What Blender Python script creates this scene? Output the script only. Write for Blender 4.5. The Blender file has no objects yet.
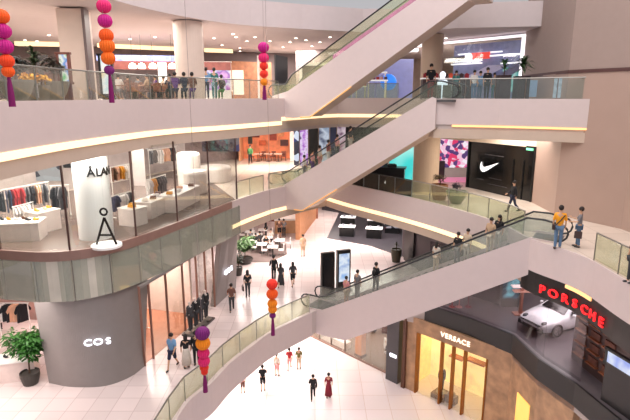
import bpy, bmesh, math, random
from mathutils import Vector, Matrix
random.seed(7)
C = bpy.context.scene.collection
PI = math.pi
F = 510.0; PIT = math.radians(12.6); CP, SP = math.cos(PIT), math.sin(PIT)
Z3, Z2, Z1, Z0 = -0.2, -6.2, -12.2, -18.2      # floor heights, eye at 0
# ------------------------------------------------------------------ survey helpers (photo measurement -> place)
def P(px, py, z):
    u = (px-315)/F; v = (py-210)/F; t = z/(-SP-CP*v)
    return (u*t, t*(CP-SP*v))
def PT(px, t, z):
    u = (px-315)/F; v = -(z/t+SP)/CP
    return (u*t, t*(CP-SP*v))
def ZT(py, t):
    return t*(-SP-CP*(py-210)/F)
def lin(c): return tuple((x/255/12.92 if x/255 <= .04045 else ((x/255+.055)/1.055)**2.4) for x in c)
# ------------------------------------------------------------------ materials
MC = {}
def mat(rgb, rough=.6, metal=0., var=.06, scale=3., emit=0., name=None, coat=0.):
    k = (tuple(rgb), rough, metal, var, scale, emit, coat)
    if k in MC: return MC[k]
    m = bpy.data.materials.new(name or 'paint_%d_%d_%d' % tuple(rgb)); m.use_nodes = True
    nt = m.node_tree; b = nt.nodes['Principled BSDF']
    c = lin(rgb)
    n = nt.nodes.new('ShaderNodeTexNoise'); n.inputs['Scale'].default_value = scale; n.inputs['Detail'].default_value = 3
    tc = nt.nodes.new('ShaderNodeTexCoord'); nt.links.new(tc.outputs['Object'], n.inputs['Vector'])
    r = nt.nodes.new('ShaderNodeValToRGB'); nt.links.new(n.outputs['Fac'], r.inputs['Fac'])
    r.color_ramp.elements[0].position = .3; r.color_ramp.elements[1].position = .7
    r.color_ramp.elements[0].color = tuple(x*(1-var) for x in c)+(1,); r.color_ramp.elements[1].color = tuple(min(1, x*(1+var)) for x in c)+(1,)
    nt.links.new(r.outputs[0], b.inputs['Base Color'])
    b.inputs['Roughness'].default_value = rough; b.inputs['Metallic'].default_value = metal
    b.inputs['Coat Weight'].default_value = coat
    if emit:
        nt.links.new(r.outputs[0], b.inputs['Emission Color']); b.inputs['Emission Strength'].default_value = emit
    MC[k] = m; return m
def glass(name, tint, refl=.10, rough=.03, haze=.0, hcol=(200,215,205), fr=.10):
    k = ('g', name)
    if k in MC: return MC[k]
    m = bpy.data.materials.new(name); m.use_nodes = True; nt = m.node_tree; nt.nodes.clear()
    o = nt.nodes.new('ShaderNodeOutputMaterial'); t = nt.nodes.new('ShaderNodeBsdfTransparent'); t.inputs[0].default_value = lin(tint)+(1,)
    g = nt.nodes.new('ShaderNodeBsdfGlossy'); g.inputs['Roughness'].default_value = rough; g.inputs[0].default_value = (1,1,1,1)
    d = nt.nodes.new('ShaderNodeBsdfDiffuse'); d.inputs[0].default_value = lin(hcol)+(1,)
    m1 = nt.nodes.new('ShaderNodeMixShader'); m1.inputs[0].default_value = haze
    nt.links.new(t.outputs[0], m1.inputs[1]); nt.links.new(d.outputs[0], m1.inputs[2])
    lw = nt.nodes.new('ShaderNodeLayerWeight'); lw.inputs[0].default_value = .35
    mp = nt.nodes.new('ShaderNodeMath'); mp.operation = 'MULTIPLY_ADD'; nt.links.new(lw.outputs['Fresnel'], mp.inputs[0]); mp.inputs[1].default_value = fr; mp.inputs[2].default_value = refl*.3
    m2 = nt.nodes.new('ShaderNodeMixShader'); nt.links.new(mp.outputs[0], m2.inputs[0])
    nt.links.new(m1.outputs[0], m2.inputs[1]); nt.links.new(g.outputs[0], m2.inputs[2]); nt.links.new(m2.outputs[0], o.inputs[0])
    MC[k] = m; return m
def tiles(name, rgb, line, size=1.2, rough=.25, var=.05, off=0.):
    m = bpy.data.materials.new(name); m.use_nodes = True; nt = m.node_tree; b = nt.nodes['Principled BSDF']
    tc = nt.nodes.new('ShaderNodeTexCoord'); br = nt.nodes.new('ShaderNodeTexBrick'); nt.links.new(tc.outputs['Object'], br.inputs['Vector'])
    br.offset = off; c = lin(rgb)
    br.inputs['Color1'].default_value = tuple(x*(1-var) for x in c)+(1,); br.inputs['Color2'].default_value = tuple(min(1, x*(1+var)) for x in c)+(1,)
    br.inputs['Mortar'].default_value = lin(line)+(1,); br.inputs['Scale'].default_value = 1; br.inputs['Brick Width'].default_value = size
    br.inputs['Row Height'].default_value = size; br.inputs['Mortar Size'].default_value = .015
    nt.links.new(br.outputs['Color'], b.inputs['Base Color']); b.inputs['Roughness'].default_value = rough
    return m
def screen(name, cols, strength=1., scale=2., kind='noise'):
    m = bpy.data.materials.new(name); m.use_nodes = True; nt = m.node_tree; b = nt.nodes['Principled BSDF']
    tc = nt.nodes.new('ShaderNodeTexCoord'); n = nt.nodes.new('ShaderNodeTexNoise' if kind == 'noise' else 'ShaderNodeTexVoronoi')
    nt.links.new(tc.outputs['Object'], n.inputs['Vector']); n.inputs['Scale'].default_value = scale
    r = nt.nodes.new('ShaderNodeValToRGB'); r.color_ramp.interpolation = 'LINEAR' if kind == 'noise' else 'CONSTANT'
    src = n.outputs['Fac'] if kind == 'noise' else n.outputs['Color']
    nt.links.new(src, r.inputs['Fac'])
    e = r.color_ramp.elements
    lo, hi = (.32, .68)
    for i, c in enumerate(cols):
        pos = lo+(hi-lo)*i/max(1, len(cols)-1)
        el = e[i] if i < 2 else e.new(pos)
        el.position = pos
    for i, c in enumerate(cols): e[i].color = lin(c)+(1,)
    b.inputs['Base Color'].default_value = (.02, .02, .02, 1)
    nt.links.new(r.outputs[0], b.inputs['Emission Color']); b.inputs['Emission Strength'].default_value = strength; b.inputs['Roughness'].default_value = .2
    return m
# ------------------------------------------------------------------ mesh builder
class MB:
    def __init__(s): s.v = []; s.f = []; s.m = []; s.k = 0; s.smooth = False
    def add(s, vs, fs):
        n = len(s.v); s.v += [tuple(x) for x in vs]; s.f += [tuple(n+i for i in f) for f in fs]; s.m += [s.k]*len(fs); return s
    def box(s, c, d, rz=0., M=None):
        hx, hy, hz = d[0]/2, d[1]/2, d[2]/2
        vs = [Vector((x, y, z)) for x in (-hx, hx) for y in (-hy, hy) for z in (-hz, hz)]
        R = M or Matrix.Rotation(rz, 4, 'Z'); vs = [R @ v + Vector(c) for v in vs]
        return s.add(vs, [(0,1,3,2), (4,6,7,5), (0,4,5,1), (2,3,7,6), (0,2,6,4), (1,5,7,3)])
    def cyl(s, c, r, h, seg=20, r2=None, sx=1., sy=1.):
        r2 = r if r2 is None else r2; vs = []
        for z, rr in ((0, r), (h, r2)):
            for i in range(seg): a = 2*PI*i/seg; vs.append((c[0]+rr*sx*math.cos(a), c[1]+rr*sy*math.sin(a), c[2]+z))
        fs = [(i, (i+1) % seg, seg+(i+1) % seg, seg+i) for i in range(seg)]+[tuple(range(seg))[::-1], tuple(range(seg, 2*seg))]
        return s.add(vs, fs)
    def lathe(s, c, prof, seg=20, mod=None):
        vs = []; n = len(prof)
        for r, z in prof:
            for i in range(seg):
                a = 2*PI*i/seg; q = r*(mod(i, z) if mod else 1); vs.append((c[0]+q*math.cos(a), c[1]+q*math.sin(a), c[2]+z))
        fs = [(j*seg+i, j*seg+(i+1) % seg, (j+1)*seg+(i+1) % seg, (j+1)*seg+i) for j in range(n-1) for i in range(seg)]
        fs += [tuple(range(seg))[::-1], tuple(range((n-1)*seg, n*seg))]
        return s.add(vs, fs)
    def ball(s, c, r, seg=14, rings=8, sc=(1, 1, 1)):
        pr = [(r*math.sin(PI*j/rings)+1e-4, -r*math.cos(PI*j/rings)) for j in range(rings+1)]
        vs = []
        for q, z in pr:
            for i in range(seg): a = 2*PI*i/seg; vs.append((c[0]+sc[0]*q*math.cos(a), c[1]+sc[1]*q*math.sin(a), c[2]+sc[2]*z))
        fs = [(j*seg+i, j*seg+(i+1) % seg, (j+1)*seg+(i+1) % seg, (j+1)*seg+i) for j in range(rings) for i in range(seg)]
        return s.add(vs, fs)
    def tube(s, pts, r, seg=8, r2=None):
        pts = [Vector(p) for p in pts]; n = len(pts); vs = []
        for j, p in enumerate(pts):
            t = (pts[min(n-1, j+1)]-pts[max(0, j-1)]).normalized()
            a = t.cross(Vector((0, 0, 1))) if abs(t.z) < .95 else t.cross(Vector((0, 1, 0)))
            a.normalize(); b = t.cross(a); rr = r if r2 is None else r+(r2-r)*j/(n-1)
            for i in range(seg): q = 2*PI*i/seg; vs.append(p+a*rr*math.cos(q)+b*rr*math.sin(q))
        fs = [(j*seg+i, j*seg+(i+1) % seg, (j+1)*seg+(i+1) % seg, (j+1)*seg+i) for j in range(n-1) for i in range(seg)]
        fs += [tuple(range(seg))[::-1], tuple(range((n-1)*seg, n*seg))]
        return s.add(vs, fs)
    def ribbon(s, pts, z0, z1, th=.05, side=1, lean=0.):
        """vertical band along plan points, thickness th towards the left normal*side; lean moves the top"""
        n = len(pts); vs = []
        for j, p in enumerate(pts):
            a = Vector(pts[max(0, j-1)]); b = Vector(pts[min(n-1, j+1)]); t = (b-a).normalized(); nn = Vector((-t.y, t.x))*side
            for q, z, l in ((0, z0, 0), (0, z1, lean), (th, z1, lean), (th, z0, 0)):
                w = Vector(p)+nn*(q+l); vs.append((w.x, w.y, z))
        fs = [(4*j+i, 4*j+(i+1) % 4, 4*j+4+(i+1) % 4, 4*j+4+i) for j in range(n-1) for i in range(4)]+[(3, 2, 1, 0), tuple(4*n-4+i for i in range(4))]
        return s.add(vs, fs)
    def prism(s, poly, z0, z1, mtop=None):
        n = len(poly); vs = [(p[0], p[1], z0) for p in poly]+[(p[0], p[1], z1) for p in poly]
        return s.add(vs, [(i, (i+1) % n, n+(i+1) % n, n+i) for i in range(n)]+[tuple(range(n))[::-1], tuple(range(n, 2*n))])
    def plate(s, poly3, th):
        """polygon in 3d with thickness vector"""
        n = len(poly3); th = Vector(th); vs = [Vector(p) for p in poly3]; vs += [v+th for v in vs]
        return s.add(vs, [(i, (i+1) % n, n+(i+1) % n, n+i) for i in range(n)]+[tuple(range(n))[::-1], tuple(range(n, 2*n))])
    def mesh(s, name, mats):
        me = bpy.data.meshes.new(name); me.from_pydata(s.v, [], s.f); me.validate(clean_customdata=False)
        for m in (mats if isinstance(mats, (list, tuple)) else [mats]): me.materials.append(m)
        if len(me.polygons) == len(s.m): me.polygons.foreach_set('material_index', s.m)
        bm = bmesh.new(); bm.from_mesh(me); bmesh.ops.recalc_face_normals(bm, faces=bm.faces); bm.to_mesh(me); bm.free()
        if s.smooth: me.polygons.foreach_set('use_smooth', [True]*len(me.polygons))
        me.update(); return me
    def build(s, name, mats, parent=None, **kw):
        o = bpy.data.objects.new(name, s.mesh(name, mats)); C.objects.link(o)
        if parent: o.parent = parent
        for k, v in kw.items(): o[k] = v
        return o
def thing(name, label, cat, loc=(0, 0, 0), rz=0., group=None):
    o = bpy.data.objects.new(name, None); C.objects.link(o); o.location = loc; o.rotation_euler = (0, 0, rz); o.empty_display_size = .2
    o['label'] = label; o['category'] = cat
    if group: o['group'] = group
    return o
def tag(o, label, cat, group=None, kind=None):
    o['label'] = label; o['category'] = cat
    if group: o['group'] = group
    if kind: o['kind'] = kind
    return o
def struct(o): o['kind'] = 'structure'; return o
def text_mesh(txt, size, depth, bold=0., spacing=1.):
    cu = bpy.data.curves.new('lettering', 'FONT'); cu.body = txt; cu.size = size; cu.extrude = depth; cu.offset = bold; cu.align_x = 'CENTER'; cu.align_y = 'CENTER'; cu.space_character = spacing
    o = bpy.data.objects.new('tmp', cu); C.objects.link(o); dg = bpy.context.evaluated_depsgraph_get(); dg.update()
    me = bpy.data.meshes.new_from_object(o.evaluated_get(dg)); bpy.data.objects.remove(o); bpy.data.curves.remove(cu)
    me.materials.clear(); return me
def put_text(txt, size, depth, m, loc, right, parent=None, name='lettering', up=(0, 0, 1), bold=0., sx=1., spacing=1.):
    me = text_mesh(txt, size, depth, bold, spacing); me.materials.append(m)
    r = Vector(right).normalized(); u = Vector(up); u = (u-r*u.dot(r)).normalized() if abs(u.dot(r)) > 1e-6 and False else u.normalized(); n = r.cross(u).normalized()
    M = Matrix(((r.x*sx, u.x, n.x, loc[0]), (r.y*sx, u.y, n.y, loc[1]), (r.z*sx, u.z, n.z, loc[2]), (0, 0, 0, 1)))
    if parent: M = parent.matrix_basis.inverted() @ M
    me.transform(M); o = bpy.data.objects.new(name, me); C.objects.link(o)
    if parent: o.parent = parent
    return o
def smooth(pts, n=6):
    out = []; p = [Vector(x) for x in pts]; q = [2*p[0]-p[1]]+p+[2*p[-1]-p[-2]]
    for i in range(1, len(q)-2):
        for k in range(n):
            t = k/n; a, b, c, d = q[i-1], q[i], q[i+1], q[i+2]
            out.append(.5*((2*b)+(c-a)*t+(2*a-5*b+4*c-d)*t*t+(3*b-a-3*c+d)*t**3))
    out.append(p[-1]); return [tuple(x) for x in out]
def resample(pts, step):
    p = [Vector(x) for x in pts]; L = [0]
    for a, b in zip(p, p[1:]): L.append(L[-1]+(b-a).length)
    n = max(1, round(L[-1]/step)); out = []
    for k in range(n+1):
        d = L[-1]*k/n; i = max(j for j in range(len(L)) if L[j] <= d+1e-9); i = min(i, len(p)-2)
        f = (d-L[i])/max(1e-9, L[i+1]-L[i]); out.append(tuple(p[i].lerp(p[i+1], f)))
    return out
def offset(pts, d):
    out = []; n = len(pts)
    for j, p in enumerate(pts):
        t = (Vector(pts[min(n-1, j+1)])-Vector(pts[max(0, j-1)])).normalized(); out.append((p[0]-t.y*d, p[1]+t.x*d))
    return out
# ------------------------------------------------------------------ palette
FASC = mat((206,190,188), .55, var=.015); BAND = mat((196,176,160), .6, var=.02); COVE = mat((255,226,182), .5, emit=1.15, var=0, name='warm cove light')
CEIL = mat((190,176,172), .8, var=.02); STEEL = mat((150,148,142), .3, .8); BRONZE = mat((120,88,78), .35, .5); DARK = mat((32,30,32), .4); BLACK = mat((16,16,18), .35)
WHITE = mat((236,232,228), .5, var=.02); CREAM = mat((222,202,180), .6, var=.03); GOLD = mat((196,140,70), .35, .5); WOOD = mat((128,84,52), .5, var=.2, scale=8)
GL = glass('green edged clear glass', (243,246,236), .10, haze=.13, hcol=(214,214,180)); GLC = glass('clear gallery glass', (247,249,246), .10, haze=.035, hcol=(200,210,190)); GLF = glass('clear shopfront glass', (247,249,247), .10)
GLD = glass('dark tinted glass', (120,120,100), .2, haze=.35, hcol=(60,60,48)); GLP = glass('grey showroom glass', (226,222,226), .06, fr=.05)
GLB = glass('pale spandrel glass', (246,247,242), .2, haze=.3, hcol=(200,202,190), fr=.25)
LAMP = mat((255,244,228), .5, emit=6., var=0, name='lamp lens')
FL3 = tiles('grey beige stone floor', (186,172,162), (150,138,130)); FL2 = tiles('cream stone floor', (222,206,192), (196,178,165), 1.2, .2)
FL1 = tiles('pale rose marble floor', (212,196,194), (188,168,166), .9, .22, .07); FL0 = tiles('polished white marble floor', (246,236,240), (226,206,200), 1.5, .25, .03)
# ------------------------------------------------------------------ slabs
E3L = [PT(-120, 10.5, Z3), PT(0, 14.3, Z3), PT(80, 18.4, Z3), PT(160, 23.8, Z3), PT(225, 27.5, Z3), PT(280, 32, Z3)]
E3B = [PT(318, 36.5, Z3), PT(338, 38, Z3), PT(398, 37.2, Z3)]
E3R = [PT(436, 28.3, Z3), PT(500, 27.2, Z3), PT(590, 25.1, Z3)]
E2L = [(-17, 15), P(-60, 246, Z2), P(0, 251, Z2), P(60, 253, Z2), P(120, 243, Z2), P(180, 222, Z2), P(238, 200, Z2), P(270, 190, Z2)]
E2R = [P(326, 179, Z2), P(350, 185, Z2), P(410, 198, Z2), P(460, 211, Z2), P(500, 224, Z2), P(532, 240, Z2), P(583, 257, Z2), P(630, 283, Z2), (10.9, 13), (11.2, 5)]
E1L = [(-6.2, 10), (-5.6, 15), P(185, 405, Z1), P(210, 384, Z1), P(229, 364, Z1), P(252, 346, Z1), P(272, 332, Z1), P(311, 313, Z1)]
E1R = [P(426, 304, Z1), P(470, 318, Z1), P(514, 335, Z1), P(540, 359, Z1), (11.4, 20), (12.6, 13), (13, 5)]
e3l, e2l, e2r, e1l, e1r = smooth(E3L), smooth(E2L), smooth(E2R), smooth(E1L), E1R
e3b = E3B; e3r = E3R
BX = 62
def slab(edge, z, top, n, th=2.08):
    poly = edge+[(40, edge[-1][1]), (40, BX), (-40, BX), (-40, edge[0][1])]
    b = MB(); b.prism(poly, z-th, z-.0); 
    m = b.mesh('floor', [top, CEIL]);
    for p in m.polygons:
        if p.normal.z < .9: p.material_index = 1
    o = bpy.data.objects.new('floor', m); C.objects.link(o); struct(o); return o
slab(e3l+e3b+[PT(418, 34, Z3), PT(425, 30.5, Z3)]+e3r, Z3, FL3, 3)
slab(e2l+e2r, Z2, FL2, 2)
slab(e1l+[(1.2, P(311, 313, Z1)[1]+1.8), (3.4, P(311, 313, Z1)[1]+3.2)]+e1r, Z1, FL1, 1, 1.38)
b = MB(); b.box((0, 30, Z0-.15), (100, 70, .3)); struct(b.build('floor', FL0))
# upper storey slab (ceiling of the top visible level)
Z4 = 3.95
e4 = offset(e3l, .0)
b = MB(); b.prism(smooth([(-9.8, 8), (-9.3, 16), (-8.2, 24), (-5, 29.8), (-.8, 32.4)])+[(3, 34), (5.6, 34), (8.5, 32), (13, 31.2), (40, 31), (40, BX), (-40, BX), (-40, 8)], Z4, Z4+1.4); struct(b.build('ceiling', mat((205,192,192), .8, var=.02)))
# atrium roof far above
b = MB()
for yy in (10.9, 14, 16.5, 18.2, 20, 23): b.box((0, yy, 15), (30, .3, .5))
struct(b.build('ceiling', FASC))
TN = [0]
def fascia(pts, z, h=1.35, band=True, cove=True, side=-1, m=FASC):
    TN[0] += 1
    o = MB().ribbon(pts, z-h, z+.06, .08, side).build('trim_%d' % TN[0], m); struct(o)
    if cove:
        TN[0] += 1; struct(MB().ribbon(pts, z-h-.24, z-h-.01, .12, side).build('trim_%d' % TN[0], COVE))
    if band:
        TN[0] += 1; struct(MB().ribbon(pts, z-h-.75, z-h-.25, .05, side).build('trim_%d' % TN[0], BAND))
fascia(e3l, Z3); fascia([e3l[-1]]+e3b+[PT(418, 34, Z3)], Z3, 1.1); fascia([PT(418, 34, Z3), PT(425, 30.5, Z3), e3r[0]], Z3, cove=False); fascia(e3r, Z3, cove=False, h=1.35); TN[0] += 1; struct(MB().ribbon(resample(e3r, 1.)[1:], Z3-1.46, Z3-1.36, .1, -1).build('trim_%d' % TN[0], mat((255,196,130), .5, emit=1.1, var=0)))
k6 = 6*6
fascia(e2l[k6-1:], Z2); fascia([e2l[-1]]+e2r[:1], Z2); kr = next(i for i, p in enumerate(e2r) if p[1] < P(526, 237, Z2)[1])
fascia(e2r[:kr+1], Z2); fascia(e2r[kr:], Z2, cove=False, band=False)
TN[0] += 1; struct(MB().ribbon(e2r[kr:], Z2-2.35, Z2-1.36, .05, -1).build('trim_%d' % TN[0], BLACK))
TN[0] += 1; qs = resample(e2r[kr:], .5); struct(MB().ribbon(qs[5:9], Z2-1.5, Z2-1.37, .1, -1).build('trim_%d' % TN[0], mat((255,196,130), .5, emit=1.1, var=0)))
fascia(e1l, Z1, cove=False, band=False, h=1.4); 
TN[0] += 1; struct(MB().ribbon(e1r, Z1-1.05, Z1+.02, .1, -1).build('trim_%d' % TN[0], BLACK))
# slab edge behind the spandrel glass of the boutique on the left
TN[0] += 1; struct(MB().ribbon(e2l[:k6], Z2-.32, Z2+.08, .12, -1).build('trim_%d' % TN[0], mat((150,118,108), .35, .2)))
TN[0] += 1; struct(MB().ribbon(e2l[:k6], Z2-2.09, Z2-.33, .03, -1).build('trim_%d' % TN[0], mat((206,202,190), .6, var=.12, scale=1.2)))
# ------------------------------------------------------------------ railings
def railing(pts, z, label, group=None, step=1.5, h=1.1, g=None, inset=.12, rail=None, lab='glass railing'):
    q = offset(pts, inset); t = thing('glass_railing', label, 'railing', (q[0][0], q[0][1], z), 0, group)
    o0 = Vector((q[0][0], q[0][1])); r = resample([Vector(x)-o0 for x in q], step)
    for a, c in zip(r, r[1:]):
        a2 = Vector(a).lerp(Vector(c), .02); c2 = Vector(a).lerp(Vector(c), .98)
        MB().ribbon([tuple(a2), tuple(c2)], .06, h-.04, .015).build('glass_panel', g or GL, t)
    for a in r: MB().box((a[0], a[1], h/2), (.035, .035, h)).build('post', STEEL, t)
    MB().tube([(a[0], a[1], h) for a in r], .03).build('handrail', rail or STEEL, t)
    return t
railing(e3l, Z3, 'long curved glass railing on the upper left gallery', g=GLC)
railing(e3b, Z3, 'straight glass railing of the top gallery behind the display shelves', g=glass('green gallery glass', (236,242,226), .1, haze=.15, hcol=(180,190,150)))
railing(e3r[:], Z3, 'glass railing of the top right gallery by the palms', g=glass('faintly green glass', (244,248,246), .15, haze=.04, hcol=(170,190,185)))
railing(e2l[k6:k6+6], Z2, 'short glass railing beside the lower end of the middle escalator')
railing([e2l[-1], e2r[0]], Z2, 'glass railing behind the foot of the middle escalator')
kd = next(i for i, p in enumerate(e2r) if p[0] > P(413, 198, Z2)[0])
dr = railing(e2r[:kd], Z2, 'dark tinted glass railing with a small white emblem below the teal screen', g=GLD, rail=BLACK)
ks = next(i for i, p in enumerate(e2r) if p[0] > P(517, 232, Z2)[0] - .001)
railing(e2r[kd-1:ks], Z2, 'glass railing in front of the planters and the black shopfront', g=glass('slightly hazy glass', (232,238,226), .1, haze=.07, hcol=(214,214,190)))
ke = next(i for i, p in enumerate(e2r) if p[1] < P(578, 258, Z2)[1])
railing(e2r[ke:], Z2, 'glass railing sloping out of view right of the two shoppers in orange and grey')
railing(e1l, Z1, 'curved glass railing along the lower left walkway')
# white emblem on the dark railing
a = P(388, 191.5, Z2); b = MB()
for s in (-1, 1): b.plate([(a[0], a[1]-.2, Z2+.25), (a[0]+s*.28, a[1]-.2, Z2+.62), (a[0]+s*.2, a[1]-.2, Z2+.82), (a[0]+s*.05, a[1]-.2, Z2+.6)], (0, .02, 0))
o = b.build('emblem', mat((240,240,235), .4, emit=.6, var=0)); o.parent = dr; o.matrix_parent_inverse = Matrix.Translation(dr.location).inverted()
# ------------------------------------------------------------------ escalators
def escalator(label, A, Bp, zA, zB, off=.1, th=1.4, width=1.5, e0=1.2, e1=1.2, gz=.85, under=True, gl=None, led=True, e1p=None):
    A = Vector(A); Bp = Vector(Bp); d = (Bp-A); L = d.length; d.normalize(); n = Vector((-d.y, d.x))
    if n.y < 0: n = -n
    t = thing('escalator', label, 'escalator', (A.x, A.y, zA)); H = zB-zA
    W = lambda s, q, z: (d.x*s+n.x*q, d.y*s+n.y*q, z)
    N = (n.x*.06, n.y*.06, 0)
    e1p = e1 if e1p is None else e1p
    prof = [(-e0, off*.4), (0, off), (L, H+off), (L+e1p, H+off*.4), (L+e1p, H-th), (L+.3, H-th), (1.6, -th+.1), (.4, -th), (-e0, -th)]
    for q in (0, width): MB().plate([W(s, q, z) for s, z in prof], N).build('side_panel', FASC, t)
    MB().plate([W(L+e1p, .06, H-th), W(L+.3, .06, H-th), W(L+.3, width, H-th), W(L+e1p, width, H-th)], (0, 0, .04)).build('soffit', BAND, t)
    MB().plate([W(1.6, .06, -th+.1), W(L+.3, .06, H-th), W(L+.3, width, H-th), W(1.6, width, -th+.1)], (0, 0, .04)).build('soffit', BAND, t)
    if led: MB().tube([W(.9, -.0, -th+.05), W(1.6, -.0, -th+.08), W(1.6+(L-1.3)*.3, -.0, -th+.08+(H-.1)*.3)], .045, 6).build('light_strip', mat((226,170,98), .4, emit=.55, var=0), t)
    st = MB(); ns = int(L/.4)
    for i in range(ns):
        s0 = L*i/ns; zz = H*(i+.5)/ns-.12; st.plate([W(s0, .15, zz-.35), W(s0+L/ns, .15, zz-.35), W(s0+L/ns, .15, zz), W(s0, .15, zz)], (n.x*(width-.25), n.y*(width-.25), 0))
    st.plate([W(-e0, .1, -.1), W(0, .1, -.1), W(0, .1, .01), W(-e0, .1, .01)], (n.x*(width-.14), n.y*(width-.14), 0))
    st.plate([W(L, .1, H-.12), W(L+e1, .1, H-.12), W(L+e1, .1, H+.01), W(L, .1, H+.01)], (n.x*(width-.14), n.y*(width-.14), 0))
    st.build('steps', mat((92,90,92), .45, .5), t)
    for q in (.03, width+.03):
        top = [(-e0+.1, gz), (-.2, gz+.02), (.3, gz+.1+off), (L-.2, H+gz+off), (L+.5, H+gz+off), (L+e1-.1, H+gz)]
        MB().plate([W(s, q, z) for s, z in [(-e0+.1, off*.4)]+top+[(L+e1-.1, H+off*.4), (L, H+off), (0, off)]], (n.x*.015, n.y*.015, 0)).build('glass_balustrade', gl or GL, t)
        r = gz/2-.05; c0 = (-e0+.1, gz-r); c1 = (L+e1-.1, H+gz-r)
        hp = [(c0[0]-r*math.sin(x), c0[1]-r*math.cos(x)) for x in [PI*k/6 for k in range(6)]]+[(c0[0], gz)]+top[1:-1]+[(c1[0]+r*math.sin(x), c1[1]+r*math.cos(x)) for x in [PI*k/6 for k in range(7)]]
        MB().tube([W(s, q+.01, z) for s, z in hp], .045).build('handrail', mat((40,40,44), .4), t)
    def at(s, q=.75): return Vector((A.x+d.x*s+n.x*q, A.y+d.y*s+n.y*q, zA+max(0, min(H, H*(s/L)))+(.0 if s < 0 or s > L else -.12)))
    return t, at, L, d
GLE1 = glass('pale escalator glass', (242,245,242), .2, haze=.11, hcol=(196,206,196))
E1t, at1, L1, d1 = escalator('lower escalator rising right with shoppers riding behind pale glass', P(322, 312, Z1), P(530, 240, Z2), Z1, Z2, off=.12, th=1.45, gl=GLE1, led=False)
E2t, at2, L2, d2 = escalator('middle escalator rising right from the cream floor to the top gallery', P(284, 187, Z2), PT(432, 28.2, Z3), Z2, Z3, off=.15, th=1.55, gl=GLC, e1p=.25)
A3 = Vector(PT(288, 32.2, Z3)); D3 = Vector((.87, -.49)).normalized()
GLM = glass('pink lit escalator glass', (215,200,220), .2, haze=.3, hcol=(190,120,180))
E3t, at3, L3, d3 = escalator('upper escalator rising right out of the top of the view', A3, A3+D3*10.6, Z3, Z3+6.1, off=.5, th=1.15, gz=.9)
# pink advert reflection painted as a strip on the upper escalator's far balustrade
b = MB(); n3 = Vector((-d3.y, d3.x)); n3 = n3 if n3.y > 0 else -n3
W3 = lambda s, z: (A3.x+d3.x*s+n3.x*1.5, A3.y+d3.y*s+n3.y*1.5, Z3+z+s*6.1/10.6)
b.plate([W3(2.4, .55), W3(9, .55), W3(9, 1.3), W3(2.4, 1.3)], (-n3.x*.03, -n3.y*.03, 0))
tag(b.build('painted_reflection', mat((206,92,178), .5, var=.15, emit=.25)), 'long painted pink reflection along the upper escalator glass', 'painted_reflection')
# ------------------------------------------------------------------ walls
wr2 = [P(531, 202, Z2), P(554, 214, Z2), P(621, 229, Z2), (15.4, 16), (15.8, 2)]; WR = [PT(520, 33, Z3)]+wr2[1:]
def wall_tiles():
    m = tiles('rose beige stone cladding', (178,148,134), (160,130,118), 1.6, .35, .02); return m
WT = mat((170,144,132), .4, var=.02, scale=1.)
struct(MB().ribbon(wr2, Z2, 1.15, .3, 1).build('wall_right', WT)); struct(MB().ribbon(WR[:2], Z3, 1.15, .3, 1).build('wall_right', WT))
struct(MB().ribbon(WR, 1.15, 14, .3, 1).build('wall_right', mat((156,136,128), .6, var=.02)))
TN[0] += 1; struct(MB().ribbon(offset(WR[:4], -.05), 1.12, 1.28, .1, 1).build('trim_%d' % TN[0], mat((84,52,50), .5)))
# wall between showroom pink shop and column, above shopfronts on the cream level
def segwall(a, c, z0, z1, m, name='wall_back', th=.25): return struct(MB().ribbon([a, c], z0, z1, th, 1).build(name, m))
N0 = P(467, 187, Z2); N1 = P(531, 202, Z2)
segwall(PT(434, 37.2, Z2), N1, -2.95, Z3-2.0, CREAM)
segwall((-40, 58), (40, 58), Z0, 6, mat((196,172,154), .7), th=.4)
segwall((-40, 8), (-40, 58), Z0, 6, mat((190,170,158), .7), 'wall_left', .4)
segwall((40, 58), (40, 8), Z0, 6, mat((190,170,158), .7), 'wall_right', .4)
# ------------------------------------------------------------------ added area lights
def area(loc, sx, sy, power, col=(1, .93, .85), rot=(0, 0, 0)):  # unseen area lights, added to brighten the levels and shops
    l = bpy.data.lights.new('fill_light', 'AREA'); l.shape = 'RECTANGLE'; l.size = sx; l.size_y = sy; l.energy = power; l.color = col
    o = bpy.data.objects.new('fill_light', l); C.objects.link(o); o.location = loc; o.rotation_euler = rot; return o
KP = 1.7
area((2, 14, 13.5), 22, 26, 3600*KP, (1, .95, .93))  # unseen skylight panel added high over the void
for x, y, w in ((-18, 24, 700), (-10, 29, 300), (-13, 36, 900), (-6, 33, 350), (-2, 46, 800), (9, 44, 500), (15, 42, 150), (-12.5, 20, 200)): area((x, y, 3.9), 7 if abs(x) > 12 else 4, 4, w*KP)  # fill added to brighten the top gallery and its pillars
for x, y, w in ((-15, 27, 520), (-10, 34, 520), (-4, 45, 520), (7, 43, 460), (12, 30, 300), (-20, 32, 400)): area((x, y, Z3-2.12), 6, 4, w*KP)
area((-10.8, 21.4, Z3-2.14), 5, 1, 240*KP); area((-14, 21.5, Z3-2.14), 2, 1, 100*KP)  # added to brighten the white column behind the boutique glass
for x, y, w in ((-11, 27, 520), (-14, 18, 260), (-4, 37, 520), (4, 42, 520), (0, 50, 420), (13.5, 28, 90), (14.8, 22, 120), (-17, 28, 300)): area((x, y, Z2-2.12), 6 if abs(x) < 11 or x < 0 else 3, 4, w*KP, (1, .9, .84))
for x, y, w in ((4.5, 38, 110), (-6, 32, 600), (-9, 22, 500), (0, 36, 300)): area((x, y, Z1-1.45), 5, 4, w*KP, (1, .88, .78))
w = bpy.data.worlds.new('World'); bpy.context.scene.world = w; w.use_nodes = True
w.node_tree.nodes['Background'].inputs[0].default_value = (.95, .93, .97, 1); w.node_tree.nodes['Background'].inputs[1].default_value = .55
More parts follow.
